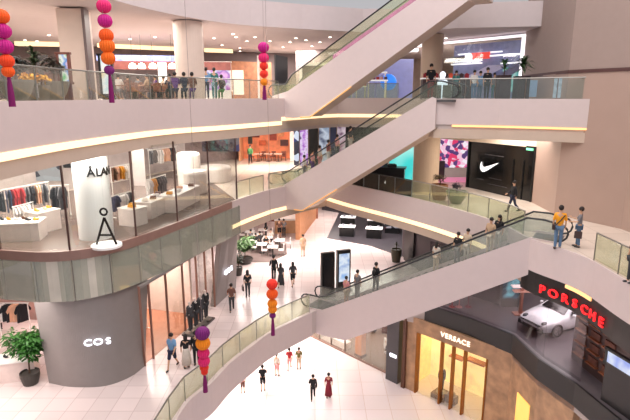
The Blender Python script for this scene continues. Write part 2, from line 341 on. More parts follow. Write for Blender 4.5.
# ------------------------------------------------------------------ people
def skin_mesh(V, E, R, name, sub=1):
    me = bpy.data.meshes.new(name); me.from_pydata(V, E, []); o = bpy.data.objects.new('tmp', me); C.objects.link(o)
    md = o.modifiers.new('s', 'SKIN'); md.use_smooth_shade = True
    for i, r in enumerate(R):
        r = r if isinstance(r, tuple) else (r, r); me.skin_vertices[0].data[i].radius = r; me.skin_vertices[0].data[i].use_root = (i == 0)
    ss = o.modifiers.new('u', 'SUBSURF'); ss.levels = sub; ss.render_levels = sub
    dg = bpy.context.evaluated_depsgraph_get(); dg.update(); out = bpy.data.meshes.new_from_object(o.evaluated_get(dg)); out.name = name
    bpy.data.objects.remove(o); bpy.data.meshes.remove(me); return out
def join(me, mb):
    n = len(me.vertices); vs = [tuple(v.co) for v in me.vertices]+mb.v; fs = [tuple(p.vertices) for p in me.polygons]+[tuple(n+i for i in f) for f in mb.f]
    o = bpy.data.meshes.new(me.name); o.from_pydata(vs, [], fs); o.polygons.foreach_set('use_smooth', [True]*len(o.polygons)); o.update(); return o
def limb(a, ang, l):  # hanging down, swung by ang about x (positive = forward, -y)
    return (a[0], a[1]-math.sin(ang)*l, a[2]-math.cos(ang)*l)
POSES = {  # hip angles L/R, knee bends, shoulder, elbow
 'stand': ((.03, -.03), (0, .03), (.05, -.05), (.15, .2)), 'walk': ((.42, -.28), (.1, .38), (-.35, .38), (.3, .45)),
 'hold': ((.05, -.05), (.02, .05), (.45, .25), (1.35, 1.2)), 'stride': ((.3, -.22), (.05, .5), (.25, -.25), (.7, .3)),
 'sit': ((1.5, 1.45), (1.5, 1.4), (.35, .3), (1.1, 1.2)), 'rail': ((.06, -.1), (.02, .1), (.0, .5), (.1, 1.2))}
PM = {}
def person_mesh(pose):
    if pose in PM: return PM[pose]
    hip, knee, sh, el = POSES[pose]; hz = .93 if pose != 'sit' else .5
    lower = min(0, 0); J = {}
    J['pel'] = (0, 0, hz); J['sp'] = (0, .01, hz+.2); J['ch'] = (0, 0, hz+.38); J['nb'] = (0, .01, hz+.53); J['nk'] = (0, 0, hz+.59); J['h0'] = (0, -.015, hz+.66); J['h1'] = (0, -.005, hz+.74)
    for i, s in ((0, -1), (1, 1)):
        h = (s*.09, 0, hz-.04); k = limb(h, hip[i], .42); a = limb(k, hip[i]-knee[i], .41); J['hp%d' % i] = h; J['kn%d' % i] = k; J['an%d' % i] = a
        J['to%d' % i] = (a[0]+s*.015, a[1]-.14, a[2]-.05)
        S = (s*.175, .01, hz+.49); e = limb(S, sh[i], .27); e = (e[0]+s*.05, e[1], e[2]); w = limb(e, sh[i]+el[i], .24); J['sh%d' % i] = S; J['el%d' % i] = e; J['wr%d' % i] = w
        J['ha%d' % i] = limb(w, sh[i]+el[i]+.1, .07)
    m = min(J['an0'][2], J['an1'][2])-.075
    for k in J: J[k] = (J[k][0], J[k][1], J[k][2]-m)
    def sk(names, edges, rad, nm, sub=1):
        ix = {n: i for i, n in enumerate(names)}; return skin_mesh([J[n] for n in names], [(ix[a], ix[b]) for a, b in edges], rad, nm, sub)
    nm = ['pel','sp','ch','nb','nk','h0','h1']+[x+i for i in '01' for x in ('hp','kn','an','to','sh','el','wr','ha')]
    rd = [(.14,.1),(.12,.085),(.145,.095),(.07,.06),(.05,.05),(.072,.085),(.075,.09)]+[.085,.055,.037,.03,.05,.038,.026,.034]*2
    ed = [('pel','sp'),('sp','ch'),('ch','nb'),('nb','nk'),('nk','h0'),('h0','h1')]
    for i in '01': ed += [('pel','hp'+i),('hp'+i,'kn'+i),('kn'+i,'an'+i),('an'+i,'to'+i),('ch','sh'+i),('sh'+i,'el'+i),('el'+i,'wr'+i),('wr'+i,'ha'+i)]
    body = sk(nm, ed, rd, 'body')
    x = MB(); H = J['h1']; x.ball((H[0], H[1]-.098, H[2]-.035), .016, 6, 4, (.8, 1, 1.4))
    for s in (-1, 1): x.ball((H[0]+s*.088, H[1], H[2]-.03), .02, 6, 4, (.5, .8, 1.3))
    for i in '01':
        h = Vector(J['ha'+i]); dr = (h-Vector(J['wr'+i])).normalized(); f = Vector((0, 1, 0)) if abs(dr.y) < .8 else Vector((0, 0, 1))
        side = dr.cross(Vector((1, 0, 0))).normalized()
        for k, l in enumerate((.066, .075, .07, .055)):
            b0 = h+side*(.03-.02*k); x.tube([b0, b0+dr*l*.6, b0+dr*l+Vector((-.012 if i == '1' else .012, 0, 0))], .0095, 6, .006)
        b0 = h-dr*.03+side*.03; x.tube([b0, b0+side*.03+dr*.015, b0+side*.035+dr*.045], .011, 6, .007)
    body = join(body, x)
    up = lambda rs, e: [tuple(v+e for v in (r if isinstance(r, tuple) else (r, r))) for r in rs]
    tn = ['sp','pel','ch','nb']+[a+i for i in '01' for a in ('sh','el')]
    J2 = dict(J)
    top = sk(tn, [('pel','sp'),('sp','ch'),('ch','nb')]+[z for i in '01' for z in (('ch','sh'+i),('sh'+i,'el'+i))], up([(.125,.09),(.145,.105),(.145,.095),(.06,.055)]+[.055,.042]*2, .016), 'shirt')
    ln = ['sp','pel','ch','nb']+[a+i for i in '01' for a in ('sh','el','wr')]
    long = sk(ln, [('pel','sp'),('sp','ch'),('ch','nb')]+[z for i in '01' for z in (('ch','sh'+i),('sh'+i,'el'+i),('el'+i,'wr'+i))], up([(.135,.1),(.155,.115),(.15,.1),(.06,.055)]+[.055,.046,.034]*2, .02), 'jacket')
    pe = [z for i in '01' for z in (('pel','hp'+i),('hp'+i,'kn'+i),('kn'+i,'an'+i))]
    pants = sk(['pel']+[a+i for i in '01' for a in ('hp','kn','an')], pe, up([(.14,.1)]+[.088,.06,.045]*2, .012), 'trousers')
    for i in '01': J['mk'+i] = tuple(Vector(J['kn'+i]))
    shorts = sk(['pel']+[a+i for i in '01' for a in ('hp','kn')], [z for i in '01' for z in (('pel','hp'+i),('hp'+i,'kn'+i))], up([(.14,.1)]+[.09,.072]*2, .014), 'shorts')
    p = J['pel']; k0 = J['kn0'][2] if pose != 'sit' else p[2]-.1
    sk_ = MB(); sk_.smooth = True; sk_.lathe((p[0], p[1], 0), [(.13, p[2]+.12), (.16, p[2]), (.2, (p[2]+k0)/2), (.24, max(.12, k0-.25)), (.23, max(.12, k0-.25))], 16, lambda i, z: 1+.06*math.sin(i*PI/2)); skirt = sk_.mesh('skirt', [])
    def hair(long_):
        q = MB(); q.smooth = True; q.ball((H[0], H[1]+.022, H[2]+.018), .112, 14, 8, (.9, .98, 1.0))
        if long_: q.lathe((H[0], H[1]+.05, H[2]-.25), [(.05, 0), (.085, .03), (.1, .15), (.1, .26), (.06, .3)], 12)
        return q.mesh('hair', [])
    sh = []
    for i in '01':
        a = Vector(J['an'+i]); t = Vector(J['to'+i]); q = MB(); q.smooth = True; q.ball(((a.x+t.x)/2, (a.y+t.y)/2+.01, min(a.z, t.z)+.012 if pose != 'x' else 0), .13, 10, 6, (.38, 1.08, .34)); sh.append(q.mesh('shoe', []))
    PM[pose] = dict(body=body, shirt=top, jacket=long, trousers=pants, shorts=shorts, skirt=skirt, short=hair(0), long=hair(1), shoe=sh); return PM[pose]
def inst(name, me, m, parent):
    if not me.materials: me.materials.append(m)
    o = bpy.data.objects.new(name, me); C.objects.link(o); o.parent = parent
    o.material_slots[0].link = 'OBJECT'; o.material_slots[0].material = m; return o
SKINC = mat((206,160,130), .5, var=.02)
COL = dict(black=(26,26,30), navy=(34,40,66), grey=(120,118,122), white=(226,222,220), blue=(110,150,190), orange=(240,160,30), red=(170,40,50), maroon=(130,28,48), brown=(110,74,64), tan=(190,158,128), pink=(220,150,150), olive=(120,112,60), teal=(50,110,110), jeans=(92,120,150), charcoal=(56,56,60), pale=(206,196,186), purple=(90,50,120), beige=(206,184,160), green=(70,120,70))
def person(label, loc, h=1.7, face=0., pose='stand', top='black', legs='black', bot='trousers', topk='shirt', hair='short', hc=(30,22,20), group=None, bag=None):
    """face: heading in degrees, 0 = away from the camera, 180 = towards it, 90 = to the left"""
    M = person_mesh(pose); t = thing('person', label, 'person', loc, math.radians(face)+PI, group); s = h/1.72; t.scale = (s, s, s)
    inst('body', M['body'], SKINC, t); inst(topk, M[topk], mat(COL[top], .85, scale=8), t); inst(bot, M[bot], mat(COL[legs], .85, scale=8), t)
    inst('hair', M[hair], mat(hc, .7), t)
    for x in M['shoe']: inst('shoe', x, mat((40,38,40) if top != 'white' else (230,230,230), .5), t)
    if bag == 'backpack':
        b = MB(); b.smooth = True; b.ball((0, .17, 1.2), .2, 10, 6, (.75, .5, 1.1)); b.build('backpack', BLACK, t)
    if bag == 'strap':
        b = MB(); b.tube([(-.16, .08, 1.42), (0, .15, 1.2), (.17, .1, .98)], .022, 6); b.build('bag_strap', BLACK, t)
        b = MB(); b.box((.22, .08, .92), (.1, .22, .2)); b.build('bag', mat((60,40,36), .5), t)
    if bag == 'tote':
        b = MB(); b.box((.3, 0, .62), (.1, .3, .3)); b.tube([(.3, -.1, .77), (.3, 0, .9), (.3, .1, .77)], .01, 6); b.build('handbag', mat((70,50,48), .5), t)
    return t
def at(px, py, z): x, y = P(px, py, z); return (x, y, z)
W1, W2, W0, W3_ = Z1, Z2, Z0, Z3
for a in (
 ('person in a light blue shirt and dark shorts walking past the clothing shop doorway', at(173,368,Z1), 1.72, 170, 'walk', 'blue', 'navy', 'shorts'),
 ('person in a black top and long pale grey skirt beside the walker in blue', at(187,368,Z1), 1.62, 20, 'stand', 'black', 'pale', 'skirt', 'shirt', 'long'),
 ('person dressed all in black half hidden behind the low pompom garland', at(197,365,Z1), 1.65, 0, 'stand', 'black', 'black', 'trousers', 'jacket'),
 ('person in a brownish pink shirt and dark trousers walking away beside the grey clothing shop', at(232,311,Z1), 1.68, 10, 'walk', 'brown', 'charcoal', 'trousers'),
 ('person in black with a handbag near the plant beyond the grey clothing shop', at(248,297,Z1), 1.7, 20, 'stand', 'black', 'charcoal', 'trousers', 'shirt', 'long', (30,22,20), None, 'tote'),
 ('tall person in black leftmost of the trio walking on the rose floor', at(274,281,Z1), 1.8, 10, 'walk', 'black', 'black', 'trousers', 'jacket'),
 ('person in dark grey, middle of the trio walking on the rose floor', at(281,287,Z1), 1.62, -10, 'walk', 'charcoal', 'charcoal', 'skirt', 'shirt', 'long'),
 ('person in a dark dress rightmost of the trio walking on the rose floor', at(293,286,Z1), 1.66, 10, 'walk', 'charcoal', 'black', 'shorts', 'shirt', 'long'),
 ('slim person in tan standing alone on the pale floor behind the trio', at(303,256,Z1), 1.66, 180, 'stand', 'tan', 'tan', 'shorts'),
 ('person in black standing at the edge of the seating area', at(266,238,Z1), 1.75, 90, 'stand', 'black', 'black', 'trousers', 'jacket'),
 ('person in brown with bare legs in front of the wooden counter', at(279.5,238,Z1), 1.7, 0, 'stand', 'brown', 'black', 'shorts'),
 ('person in pale grey beside the person in brown at the wooden counter', at(284,237,Z1), 1.6, 0, 'stand', 'grey', 'charcoal', 'trousers'),
 ('person in black at the lower left edge seen beyond the tree', at(1,330,Z1), 1.7, 90, 'stand', 'black', 'black', 'trousers', 'jacket'),
 ('person in orange shirt with a black bag strap atop the lower escalator', at(557,249,Z2), 1.78, -20, 'stand', 'orange', 'jeans', 'trousers', 'shirt', 'short', (30,22,20), None, 'strap'),
 ('person with curly hair in a grey top beside the orange shirt', at(577,247,Z2), 1.66, 60, 'hold', 'grey', 'jeans', 'trousers', 'shirt', 'short', (40,28,24), None, 'tote'),
 ('person in brown at the right edge on the upper walkway', at(630,283,Z2), 1.65, 90, 'stand', 'brown', 'charcoal', 'trousers', 'shirt', 'long'),
 ('person in black walking in front of the black shopfront', at(512,212,Z2), 1.7, 90, 'stride', 'black', 'navy', 'trousers', 'jacket'),
 ('person in a dark green coat at the entrance of the orange lit shop', at(250.5,164,Z2), 1.75, 180, 'walk', 'green', 'black', 'trousers', 'jacket'),
 ('person in a black shirt at the bottom of the atrium with one hand raised', at(263,391,Z0), 1.75, 0, 'hold', 'black', 'black', 'shorts'),
 ('person in a pink and white top standing on the white atrium floor', at(277,376,Z0), 1.6, -30, 'stand', 'pale', 'pink', 'shorts', 'shirt', 'short'),
 ('person in a red top and shorts left of the pair on the white atrium floor', at(289.5,369,Z0), 1.55, 0, 'walk', 'red', 'pink', 'shorts'),
 ('person in an olive top right of the pair on the white atrium floor', at(299,369,Z0), 1.55, 0, 'stand', 'olive', 'beige', 'shorts'),
 ('person in black left of the pair at the bottom edge of the atrium', at(313,399,Z0), 1.65, 0, 'walk', 'black', 'black', 'trousers', 'jacket'),
 ('person in a maroon dress right of the pair at the bottom edge of the atrium', at(328.5,398,Z0), 1.65, 0, 'stand', 'maroon', 'maroon', 'skirt'),
 ('person in pink partly below the curved lower walkway at the bottom edge', at(243,393,Z0), 1.4, 0, 'stand', 'pink', 'brown', 'shorts'),
): person(*a)
# riders
def rider(label, s, E, at_f, q=.75, **k): v = at_f(s, q); return person(label, tuple(v), **k)
rider('person in a pink top at the foot of the lower escalator', 1.2, None, at1, .7, h=1.6, face=-50, top='pink', legs='beige', bot='shorts')
rider('person in grey stepping on the lower escalator beside the pink top', 1.7, None, at1, 1.1, h=1.68, face=-50, top='grey', legs='grey')
rider('person with a black backpack riding low on the lower escalator', 3.0, None, at1, .8, h=1.72, face=-50, pose='rail', top='black', legs='charcoal', bag='backpack')
rider('person in a pale top riding at the middle of the lower escalator', 6.3, None, at1, .9, h=1.55, face=-50, top='pale', legs='beige', hair='long')
rider('person in a dark top riding the lower escalator two steps below the beige top', 7.35, None, at1, .9, h=1.62, face=130, top='black', legs='grey')
rider('person in a beige top riding the upper half of the lower escalator', 7.8, None, at1, .95, h=1.6, face=130, top='beige', legs='pale')
rider('person in tan riding near the top of the lower escalator', 8.9, None, at1, .8, h=1.72, face=130, top='tan', legs='beige')
rider('person in black close behind the person in tan on the lower escalator', 9.2, None, at1, 1.1, h=1.66, face=130, top='black', legs='pale', hair='long')
for s, tp, lg, lb in ((1.2,'white','grey','person in white lowest on the middle escalator'), (1.9,'pink','purple','person in pink behind the white top on the middle escalator'), (2.5,'pale','pink','person in a pale top on the lower half of the middle escalator'),
        (3.2,'maroon','white','person in a maroon top halfway up the middle escalator'), (3.9,'pink','charcoal','person in pink above the maroon top on the middle escalator'), (4.9,'charcoal','pale','person in charcoal highest on the middle escalator')):
    rider(lb, s, None, at2, .8, h=1.62, face=-60, top=tp, legs=lg)
# top gallery people
def onfloor(px, t, z): x, y = PT(px, t, z); return (x, y, z)
for px, t, tp, lg, ps, lb in ((176,26.5,'purple','navy','sit','seated person in dark purple left of the group behind the top railing'), (185,26.8,'navy','navy','sit','seated person in navy at the base of the round column'), (193,26.9,'brown','purple','sit','seated person in brown right of the navy top at the column'),
     (207,29,'blue','navy','stand','person in blue standing right of the round column'), (215,29.4,'teal','teal','stand','person in a teal top beside the bright picture wall'), (222,30,'charcoal','green','sit','seated person in charcoal right of the teal top')):
    o = person(lb, onfloor(px, t, Z3), 1.7, 20, ps, tp, lg)
for px, t, h, tp, lg, lb in ((486,29.5,1.72,'black','black','person in black left of the tall palms on the top gallery'), (473,30,1.6,'white','jeans','person in white and light blue on the top gallery'), (479,31,1.6,'blue','jeans','person in blue between the white and black tops on the top gallery'),
     (493,31,1.5,'grey','teal','person in grey between the black top and the first palm'), (430,31,2.0,'black','maroon','person in black at the head of the middle escalator'), (455,30.5,1.6,'teal','charcoal','person in teal behind the head of the middle escalator, nearest its handrail end')):
    person(lb, onfloor(px, t, Z3), h, 180, 'stand', tp, lg)
# ------------------------------------------------------------------ pompom garlands
def garland(label, px, t, items, tail, ytop=-60, group=None):
    x0 = (px-315)/F*t
    def zy(py): return ZT(py, t)
    Y = PT(px, t, zy((items[0][0]+tail)/2))[1]
    th = thing('pompom_garland', label, 'garland', (x0, Y, zy(tail)))
    zb = zy(tail)
    for py, d, col in items:
        b = MB(); r = d/2/F*t; b.smooth = False
        b.lathe((0, 0, 0), [(r*math.sin(PI*j/10)+.003, -r*math.cos(PI*j/10)*.95) for j in range(11)], 36, lambda i, z: 1 if i % 2 else .9)
        o = b.build('paper_pompom', mat(col, .7, var=.12, scale=20), th); o.location = (0, 0, zy(py)-zb)
    last = items[-1]; z1 = zy(last[0]+last[1]*.4)-zb
    b = MB()
    for k in range(14): a = 2*PI*k/14; b.tube([(.02*math.cos(a), .02*math.sin(a), z1), (.05*math.cos(a), .05*math.sin(a), z1*.5), (.06*math.cos(a), .06*math.sin(a), 0)], .016, 5)
    b.build('tassel', mat((130,10,96), .7), th)
    BEAMS = (10.9, 14, 16.5, 18.2, 20, 23); MB().tube([(0, 0, z1), (0, min(BEAMS, key=lambda v: abs(v-Y))-Y, 14.8-zb)], .006, 5).build('string', mat((150,130,130), .6), th)
MG, PK, RD, OR, AM, PU = (196,10,130), (226,30,110), (240,50,30), (250,90,10), (250,140,10), (120,20,110)
garland('pompom garland of magenta and orange red balls at the left edge', 7, 11.5, [(18,15,OR), (32,15.5,MG), (47,15.5,MG), (61,14,(250,70,20)), (71.5,12,OR)], 107)
garland('pompom garland of orange and purple balls in front of the square column', 108, 14.5, [(8,14,PK), (22,14,MG), (36,14,OR), (46,15,(250,110,10)), (58,14,(250,110,10)), (70,10,PU)], 103)
garland('slim pompom garland from magenta down to amber near the upper escalator', 264, 17, [(48,11,MG), (58,10.5,PK), (66,8.5,RD), (74,8.5,RD), (82,7.5,AM)], 100)
garland('pompom garland of red and amber balls over the lower railing', 272.5, 18.5, [(282,11,RD), (292.5,11.5,OR), (303,10,AM), (309,9,AM), (316,6.5,PU)], 338)
garland('pompom garland with a purple ball on top at the bottom of the view', 204, 15.5, [(330,14.5,PU), (341,14.5,AM), (352,12,PK), (361,12,PK), (368,9,RD), (373,7,RD)], 396)
# ------------------------------------------------------------------ plants
def leaf(b, base, d, l, w, droop):
    d = Vector(d).normalized(); s = d.cross(Vector((0, 0, 1))); s = s.normalized() if s.length > .01 else Vector((1, 0, 0)); p = Vector(base); pts = []
    for k in range(5):
        f = k/4; q = p+d*l*f+Vector((0, 0, -droop*l*f*f)); ww = w*math.sin(PI*min(1, .12+f*.88))*.5; pts.append((q-s*ww, q+s*ww))
    vs = [x for a in pts for x in a]+[pts[2][0]*.5+pts[2][1]*.5+Vector((0, 0, .01))]
    b.add(vs[:-1], [(2*i, 2*i+1, 2*i+3, 2*i+2) for i in range(4)])
def plant(name, label, loc, pot, h, r, col, kind='bush', n=260, potcol=(60,56,52), group=None, lw=.1, potkind='round', cat='plant'):
    t = thing(name, label, cat, loc, 0, group); pr, ph = pot
    b = MB()
    if potkind == 'round': b.lathe((0, 0, 0), [(pr*.75, 0), (pr, ph*.7), (pr, ph), (pr*.88, ph), (pr*.85, ph*.9)], 18)
    elif potkind == 'bowl': b.lathe((0, 0, 0), [(pr*.45, 0), (pr*.8, ph*.45), (pr, ph*.9), (pr, ph), (pr*.9, ph), (pr*.85, ph*.85)], 20)
    else: b.box((0, 0, ph/2), (pr*1.5, pr*1.5, ph)); b.box((0, 0, ph), (pr*1.6, pr*1.6, .03))
    b.build('pot', mat(potcol, .5), t)
    b = MB(); R = random.Random(hash(label) % 1000 if False else len(label)*7)
    m = mat(col, .5, var=.3, scale=6)
    if kind == 'palm':
        for k in range(n):
            a = R.uniform(0, 2*PI); e = R.uniform(.15, 1.3); l = r*R.uniform(.7, 1.1); hh = ph+(h-ph)*R.uniform(.3, .7)
            leaf(b, (0, 0, hh), (math.cos(a)*math.cos(e), math.sin(a)*math.cos(e), math.sin(e)), l, lw, .5)
        MB().tube([(0, 0, ph*.9), (.02, 0, ph+(h-ph)*.65)], .03, 6).build('stem', mat((90,70,50), .8), t)
    else:
        blobs = [(R.uniform(-.45, .45)*r, R.uniform(-.45, .45)*r, R.uniform(-.45, .5)) for _ in range(9)]
        for k in range(n):
            c = R.choice(blobs); a = R.uniform(0, 2*PI); e = R.uniform(-1.2, 1.4); rr = r*.52*R.random()**.4
            hh = (h-ph)*.36; zc = h-hh*1.1+c[2]*hh
            p = (c[0]+rr*math.cos(a)*math.cos(e), c[1]+rr*math.sin(a)*math.cos(e), zc+rr*math.sin(e)*hh/r)
            leaf(b, p, (math.cos(a+R.uniform(-1, 1)), math.sin(a+R.uniform(-1, 1)), R.uniform(-.4, .6)), lw*2, lw, .4)
        sb = MB(); sb.tube([(0, 0, ph*.85), (.03, 0, ph+(h-ph)*.3), (0, .03, h*.7)], .035, 7)
        for k in range(4): a = k*PI/2+.4; sb.tube([(0.02, 0, ph+(h-ph)*.3), (r*.4*math.cos(a), r*.4*math.sin(a), h*.72)], .02, 6, .01)
        sb.build('trunk', mat((96,70,54), .8), t)
    b.build('foliage', m, t); return t
plant('potted_tree', 'bushy green potted tree at the lower left edge', onfloor(31, 22.2, Z1), (.4, .55), 2.7, .85, (42,92,28), n=1300, lw=.11, cat='tree')
plant('potted_palm', 'left of two tall potted palms on the top right gallery', onfloor(502, 28.4, Z3), (.42, 1.3), 2.3, .75, (56,96,52), 'palm', 60, (56,38,44), potkind='box', lw=.09)
plant('potted_palm', 'right of two tall potted palms on the top right gallery, wider crown', onfloor(520, 28.3, Z3), (.45, 1.25), 2.4, .9, (48,72,36), 'palm', 90, (44,30,34), potkind='box', lw=.1)
plant('potted_palm', 'palm in a stone bowl beyond the garland at the upper left', onfloor(38, 22, Z3), (.7, .85), 2.5, .8, (48,66,40), 'palm', 80, (120,112,100), potkind='bowl', lw=.1)
plant('potted_bush', 'dark leaved bush in a stone bowl left of the advertising screen', onfloor(56, 21.5, Z3), (.6, .8), 1.9, .55, (64,60,52), 'bush', 300, (116,110,100), potkind='bowl', lw=.1)
plant('potted_bush', 'small dark bush in a stone bowl at the far upper left', onfloor(18, 18, Z3), (.6, .75), 1.7, .45, (44,52,50), 'bush', 300, (120,116,106), potkind='bowl', lw=.1)
for px, dx, lb in ((30, 0, 'left cluster of yellow flowers in a low tub by the upper left palm'), (43, 0, 'right cluster of yellow flowers in a low tub by the upper left palm')):
    plant('flower_tub', lb, onfloor(px, 20, Z3), (.3, .62), 1.1, .42, (230,170,30), 'bush', 160, (110,100,90), lw=.09)
plant('potted_plant', 'tall plant in brown wood slat pot on the cream level behind the railing', onfloor(439, 31.3, Z2), (.5, .95), 1.6, .45, (80,64,40), 'bush', 200, (130,84,50), lw=.08)
plant('potted_plant', 'small dark plant in a wide grey bowl on the cream level', onfloor(456, 30.2, Z2), (.62, .75), 1.35, .32, (40,32,40), 'bush', 160, (112,120,96), potkind='bowl', lw=.08)
plant('potted_bush', 'full green bush beside the dark seating area', onfloor(245, 38.2, Z1), (.6, .4), 2.1, .95, (60,96,40), n=900, lw=.12)
plant('potted_plant', 'small dark plant behind the corner of the grey clothing shop', onfloor(238.5, 35.6, Z1), (.3, .6), 1.7, .4, (50,60,40), n=200, lw=.1)
plant('potted_plant', 'slender plant in a dark pot beside the charcoal wall', onfloor(396, 38.5, Z1), (.4, 1.0), 1.6, .4, (70,70,50), 'palm', 40, (70,66,50), potkind='round', lw=.06)
# ------------------------------------------------------------------ columns (structure)
def column(px, t, z, r, h, m, n=32):
    x, y = PT(px, t, z); b = MB(); b.smooth = False; b.cyl((x, y, z), r, h, n); TN[0] += 1; return struct(b.build('trim_%d' % TN[0], m))
COLM = mat((214,194,182), .55, var=.02)
column(191.5, 28.5, Z3, .78, 4.1, COLM); column(430, 34.2, Z3, .7, 4.1, mat((196,172,150), .55, var=.02)); column(425, 33.6, Z2, .82, 4.05, mat((206,180,152), .55, var=.02))
b = MB(); x, y = PT(82, 24.5, Z3); b.box((x, y, Z3+2.03), (1.15, 1.15, 4.08), .1); TN[0] += 1; struct(b.build('trim_%d' % TN[0], COLM))
b = MB(); x, y = PT(93, 24.2, Z3); b.box((x, y, Z3+2.03), (.12, .7, 4.08), .1); TN[0] += 1; struct(b.build('trim_%d' % TN[0], mat((110,92,92), .5)))
x, y = PT(97, 23.0, Z2); b = MB(); b.cyl((x, y, Z2), .74, 4.05, 40); TN[0] += 1; struct(b.build('trim_%d' % TN[0], mat((240,238,238), .4, var=.01)))
colx, coly = x, y
# ------------------------------------------------------------------ shopfronts
def quadwall(pa, pb, z0, z1, m, name, label=None, cat=None, th=.15, **k):
    b = MB(); b.ribbon([pa, pb], z0, z1, th, 1); o = b.build(name, m)
    if label: tag(o, label, cat)
    else: struct(o)
    return o
# top gallery, left: back wall, bright panels
A, B_ = PT(-20, 34, Z3), PT(62, 38, Z3)
quadwall(PT(-60, 38, Z3), PT(300, 50, Z3), Z3, Z4, mat((112,96,96), .7), 'wall_back')
b = MB(); b.ribbon([PT(232, 44, Z3), PT(272, 46, Z3)], Z3, Z3+3.1, .1, 1); TN[0] += 1; struct(b.build('trim_%d' % TN[0], mat((150,96,66), .6, var=.25, emit=.25)))
def panel(name, label, cat, px0, px1, t, z, z0, z1, m, th=.08, t2=None):
    b = MB(); b.ribbon([PT(px0, t, z), PT(px1, t2 or t, z)], z+z0, z+z1, th, 1); o = b.build(name, m); return tag(o, label, cat)
def framed(name, label, cat, px0, px1, t, z, z0, z1, m, fm, t2=None, fw=.1):
    a, c = Vector(PT(px0, t, z)), Vector(PT(px1, t2 or t, z)); th = thing(name, label, cat, (a.x, a.y, z)); d = (c-a); L = d.length; d.normalize(); rz = math.atan2(d.y, d.x); th.rotation_euler.z = rz
    MB().box((L/2, 0, (z0+z1)/2), (L, .06, z1-z0)).build('display', m, th)
    for x, y, sx, sz in ((L/2, z1, L+2*fw, fw), (L/2, z0, L+2*fw, fw), (0, (z0+z1)/2, fw, z1-z0), (L, (z0+z1)/2, fw, z1-z0)): MB().box((x, 0, y), (sx, .16, sz)).build('frame', fm, th)
    if z0 > .1:
        MB().box((L/2, .02, z0/2), (L, .1, z0)).build('plinth', fm, th)
    return th
framed('advertising_screen', 'tall colourful advertising screen beside the square column', 'screen', 62.5, 73, 22.5, Z3, .75, 2.0, screen('yellow blue advert', [(240,220,90), (90,190,120), (240,240,230), (90,150,220), (240,200,220)], 1., 1.6), mat((120,70,60), .5))
framed('advertising_screen', 'narrow glowing screen standing behind the orange garland', 'screen', 103, 115, 24.5, Z3, .25, 2.1, screen('warm advert', [(250,220,150), (240,240,240), (150,210,220)], 1.1, 1.2), DARK)
framed('picture_panel', 'large bright pink and purple picture wall right of the round column', 'picture', 204, 231.5, 40, Z3, .6, 2.75, screen('pink purple portrait', [(250,190,240), (170,110,200), (240,240,250), (210,120,210), (120,70,160)], 1.05, .9), WHITE)
panel('doorway_light', 'bright white doorway of the orange lit shop on the top gallery', 'doorway', 233, 244, 43, Z3, .3, 2.3, mat((255,236,214), .5, emit=.9, var=0))
panel('door_panel', 'tall dark opening right of the slim garland on the top gallery', 'door', 276, 288, 36, Z3, 0, 3.0, BLACK, t2=38)
panel('door_panel', 'bright narrow mirror strip between the garland and orange lit shop', 'panel', 258, 260, 38, Z3, 0, 3.1, WHITE)
for i, (px, tt) in enumerate(((52, 24), (46, 26), (9, 24), (26, 27))): panel('display_board', ['brown display board left of the advertising screen', 'tall dark display board behind the yellow flowers', 'dark board behind the left edge garland', 'dark board at the far upper left behind the palm'][i], 'board', px-5, px+6, tt, Z3, .1, [1.7, 2.2, 1.6, 2.0][i], mat([(96,62,60), (52,46,48), (40,40,46), (70,54,54)][i], .6))
# restaurant on the top gallery: tables, chairs, hanging lamps
def dining_table(label, loc, group, w=.9, col=WOOD):
    t = thing('dining_table', label, 'table', loc, 0, group); MB().box((0, 0, .73), (w, w, .04)).build('tabletop', col, t); MB().cyl((0, 0, 0), .04, .72, 8).build('pedestal', DARK, t); MB().cyl((0, 0, 0), .25, .03, 12).build('foot', DARK, t)
def chair_proto(col, lc):
    t = thing('dining_chair', '', 'chair'); MB().box((0, 0, .45), (.44, .44, .06)).build('seat', col, t); b = MB(); b.box((0, .2, .7), (.42, .05, .42)); b.build('backrest', col, t)
    for sx in (-1, 1):
        for sy in (-1, 1): MB().tube([(sx*.18, sy*.18, .43), (sx*.21, sy*.21, 0)], .018, 6).build('leg', lc, t)
    return t
def dup(r0, loc, rz, label, group):
    r = r0.copy(); C.objects.link(r); r.location = loc; r.rotation_euler = (0, 0, rz); r['label'] = label; r['group'] = group
    for ch in list(r0.children): c = ch.copy(); C.objects.link(c); c.parent = r
    return r
def chairs(spots, col, lc, label, group):
    p = None
    for x, y, z, rz in spots:
        if p is None: p = chair_proto(col, lc); p.location = (x, y, z); p.rotation_euler.z = rz; p['label'] = label; p['group'] = group
        else: dup(p, (x, y, z), rz, label, group)
sp = []
for i in range(6):
    x, y, z = onfloor(126+i*9, 27+1.3*(i % 3), Z3); dining_table('small dark restaurant table behind the top left railing', (x, y, z), 'restaurant tables on the top gallery', .8)
    sp += [(x-.65, y, z, PI/2), (x+.65, y, z, -PI/2), (x, y+.65, z, 0)]
chairs(sp, mat((130,84,66), .7), DARK, 'brown restaurant chair at a small table behind the top left railing', 'restaurant chairs on the top gallery')
R = random.Random(3)
for i, px in enumerate((122, 131, 141, 150, 158, 166, 172)):
    o = person(['person in white dining at the left end of the restaurant', 'person in brown dining second from the left in the restaurant', 'person in grey dining third from the left in the restaurant', 'person in tan dining at the middle of the restaurant', 'person in dark purple dining right of the tan top', 'person in pale clothes dining near the purple top', 'person in navy dining at the right end of the restaurant'][i], tuple(Vector(onfloor(px, 27.2+1.2*(i % 3), Z3))+Vector((0, -.3, 0))), 1.6, 30*i, 'sit', ['white','brown','grey','tan','purple','pale','navy'][i], ['grey','brown','charcoal','brown','navy','navy','black'][i])
